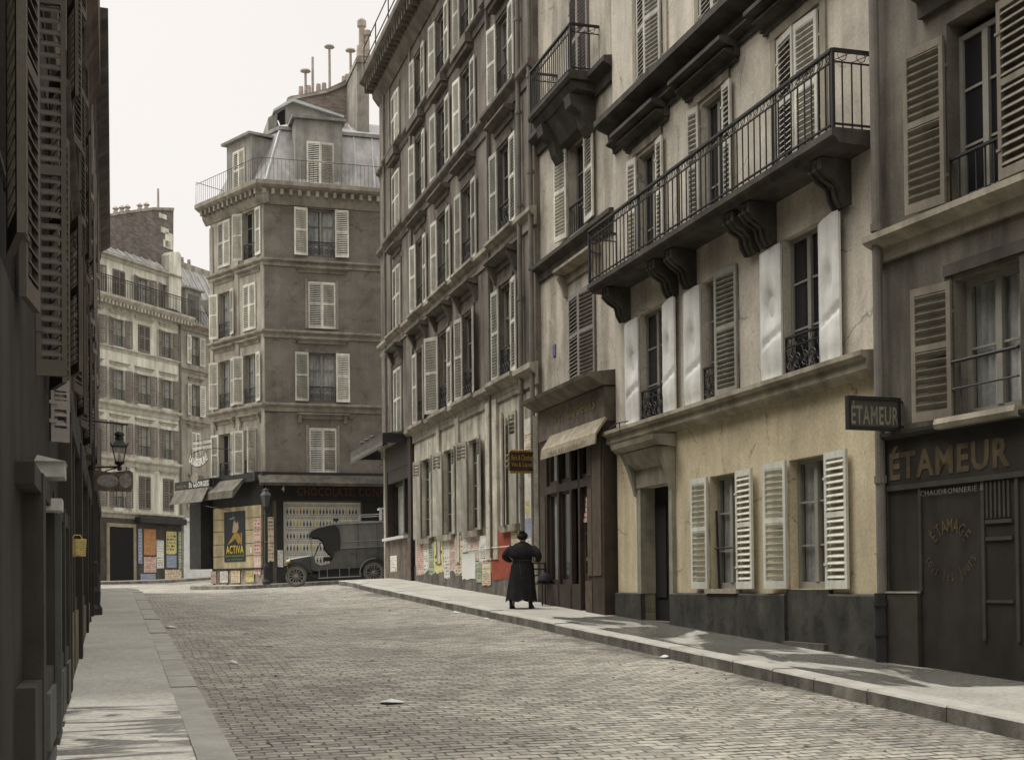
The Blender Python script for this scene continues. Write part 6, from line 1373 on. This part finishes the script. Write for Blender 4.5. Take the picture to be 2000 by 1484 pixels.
# pale blue edge of the apron in front, showing on her left
b = MB(); b.loft([[(-.31, .05, .18), (-.355, .10, .17), (-.20, .28, .18), (.10, .31, .18), (.10, .29, .18), (-.18, .26, .18)], [(-.25, .04, .6), (-.27, .08, .6), (-.17, .22, .6), (.1, .235, .6), (.1, .22, .6), (-.15, .2, .6)], [(-.165, .03, .99), (-.175, .06, .99), (-.12, .13, .99), (.08, .15, .99), (.08, .14, .99), (-.10, .12, .99)]]); b.build('apron', mat('apron_blue', (.27, .30, .33), rough=.9, var=.2, scale=5, bump=.2), lady, smooth=False)
hairm = mat('hair', (.022, .017, .013), rough=.7, var=.4, scale=30, bump=.6)
b = MB()
rings = []
for i in range(9):
    t = i/8; z = 1.435+.185*t; r = math.sqrt(max(.001, 1-(2*t-1.0)**2*.93))
    rings.append([(r*.098*(1+.05*math.sin(k*3+i))*math.cos(R(k*20)), .015+r*.10*(1+.05*math.cos(k*2.3+i))*math.sin(R(k*20))*(.75 if math.sin(R(k*20)) > 0 else 1), z+.006*math.sin(k*2.7+i)) for k in range(18)])
b.loft(rings); b.lathe([(.01, -.035), (.045, -.03), (.058, 0), (.045, .03), (.01, .035)], 10, TR((0, -.03, 1.615))); b.build('hair', hairm, lady, smooth=True)
for x, y in ((-.215, .04), (.135, .06)):
    b = MB(); b.loft([[(x+rx*math.cos(R(k*30)), y+o_+ry*math.sin(R(k*30)), z) for k in range(12)] for z, rx, ry, o_ in ((0, .042, .12, .03), (.025, .045, .125, .03), (.06, .04, .10, .01), (.10, .036, .05, -.03), (.2, .045, .05, -.03))]); b.build('shoe', vbk, lady, smooth=True)
# face, turned away from us
b = MB(); 
for x in (-.028, .028): b.lathe([(.002, -.008), (.010, 0), (.002, .008)], 8, TR((x, .108, 1.515)))
b.build('eyes', mat('eye', (.1, .08, .07), rough=.3, bump=0), lady)
# ================================================================= sky and light
w = bpy.data.worlds.new("World"); scn.world = w; w.use_nodes = True; nt = w.node_tree; L = nt.links; bg_ = nt.nodes['Background']
sky = N(nt, 'ShaderNodeTexSky', sky_type='NISHITA'); sky.sun_disc = False
SUN_EL, SUN_AZ = R(63), STA-R(90)-R(25)
sky.sun_elevation = SUN_EL; sky.sun_rotation = 0; sky.air_density = 1.0; sky.dust_density = 4.0; sky.ozone_density = 1
hs = N(nt, 'ShaderNodeHueSaturation'); hs.inputs['Saturation'].default_value = .12; L.new(sky.outputs[0], hs.inputs['Color'])
# overcast sky: brighter towards the zenith than near the roofs
tc = N(nt, 'ShaderNodeTexCoord'); sp_ = N(nt, 'ShaderNodeSeparateXYZ'); L.new(tc.outputs['Generated'], sp_.inputs[0])
mr_ = N(nt, 'ShaderNodeMapRange'); mr_.inputs['From Min'].default_value = .42; mr_.inputs['From Max'].default_value = .95; mr_.inputs['To Min'].default_value = 1.0; mr_.inputs['To Max'].default_value = 3.2; L.new(sp_.outputs[2], mr_.inputs['Value'])
no = N(nt, 'ShaderNodeTexNoise'); no.inputs['Scale'].default_value = 2.2; no.inputs['Detail'].default_value = 4; L.new(tc.outputs['Generated'], no.inputs['Vector'])
nr = N(nt, 'ShaderNodeMapRange'); nr.inputs['To Min'].default_value = .96; nr.inputs['To Max'].default_value = 1.04; L.new(no.outputs['Fac'], nr.inputs['Value'])
mu = N(nt, 'ShaderNodeMath', operation='MULTIPLY'); L.new(mr_.outputs[0], mu.inputs[0]); L.new(nr.outputs[0], mu.inputs[1])
# even out the clear-sky gradient so that cloud cover sets the brightness
SKYK = 1.0
cb = N(nt, 'ShaderNodeMix', data_type='RGBA'); cb.inputs['Factor'].default_value = .75; L.new(hs.outputs[0], cb.inputs['A']); cb.inputs['B'].default_value = (11.0*SKYK, 10.45*SKYK, 9.95*SKYK, 1)
vm = N(nt, 'ShaderNodeVectorMath', operation='SCALE'); L.new(cb.outputs['Result'], vm.inputs[0]); L.new(mu.outputs[0], vm.inputs['Scale'])
L.new(vm.outputs[0], bg_.inputs['Color']); bg_.inputs['Strength'].default_value = .08
sl = bpy.data.lights.new('sun', 'SUN'); sl.energy = 1.8; sl.angle = R(32); sl.color = (1, .955, .89)
so = bpy.data.objects.new('sun', sl); COL.objects.link(so)
# the light comes from high on the left, from up the street
hd = -ST.x*math.cos(R(38)) + ST.y*math.sin(R(38)); dirv = Vector((hd.x*math.cos(SUN_EL), hd.y*math.cos(SUN_EL), math.sin(SUN_EL)))
so.rotation_euler = dirv.to_track_quat('Z', 'Y').to_euler(); sky.sun_rotation = math.atan2(hd.x, hd.y)
scn.view_settings.view_transform = 'Standard'; scn.view_settings.look = 'None'; scn.view_settings.exposure = 0.32; scn.view_settings.gamma = 1
scn.cycles.max_bounces = 8; scn.cycles.diffuse_bounces = 4; scn.cycles.transparent_max_bounces = 12; scn.cycles.use_denoising = True
scn.render.resolution_x = 1024; scn.render.resolution_y = 759
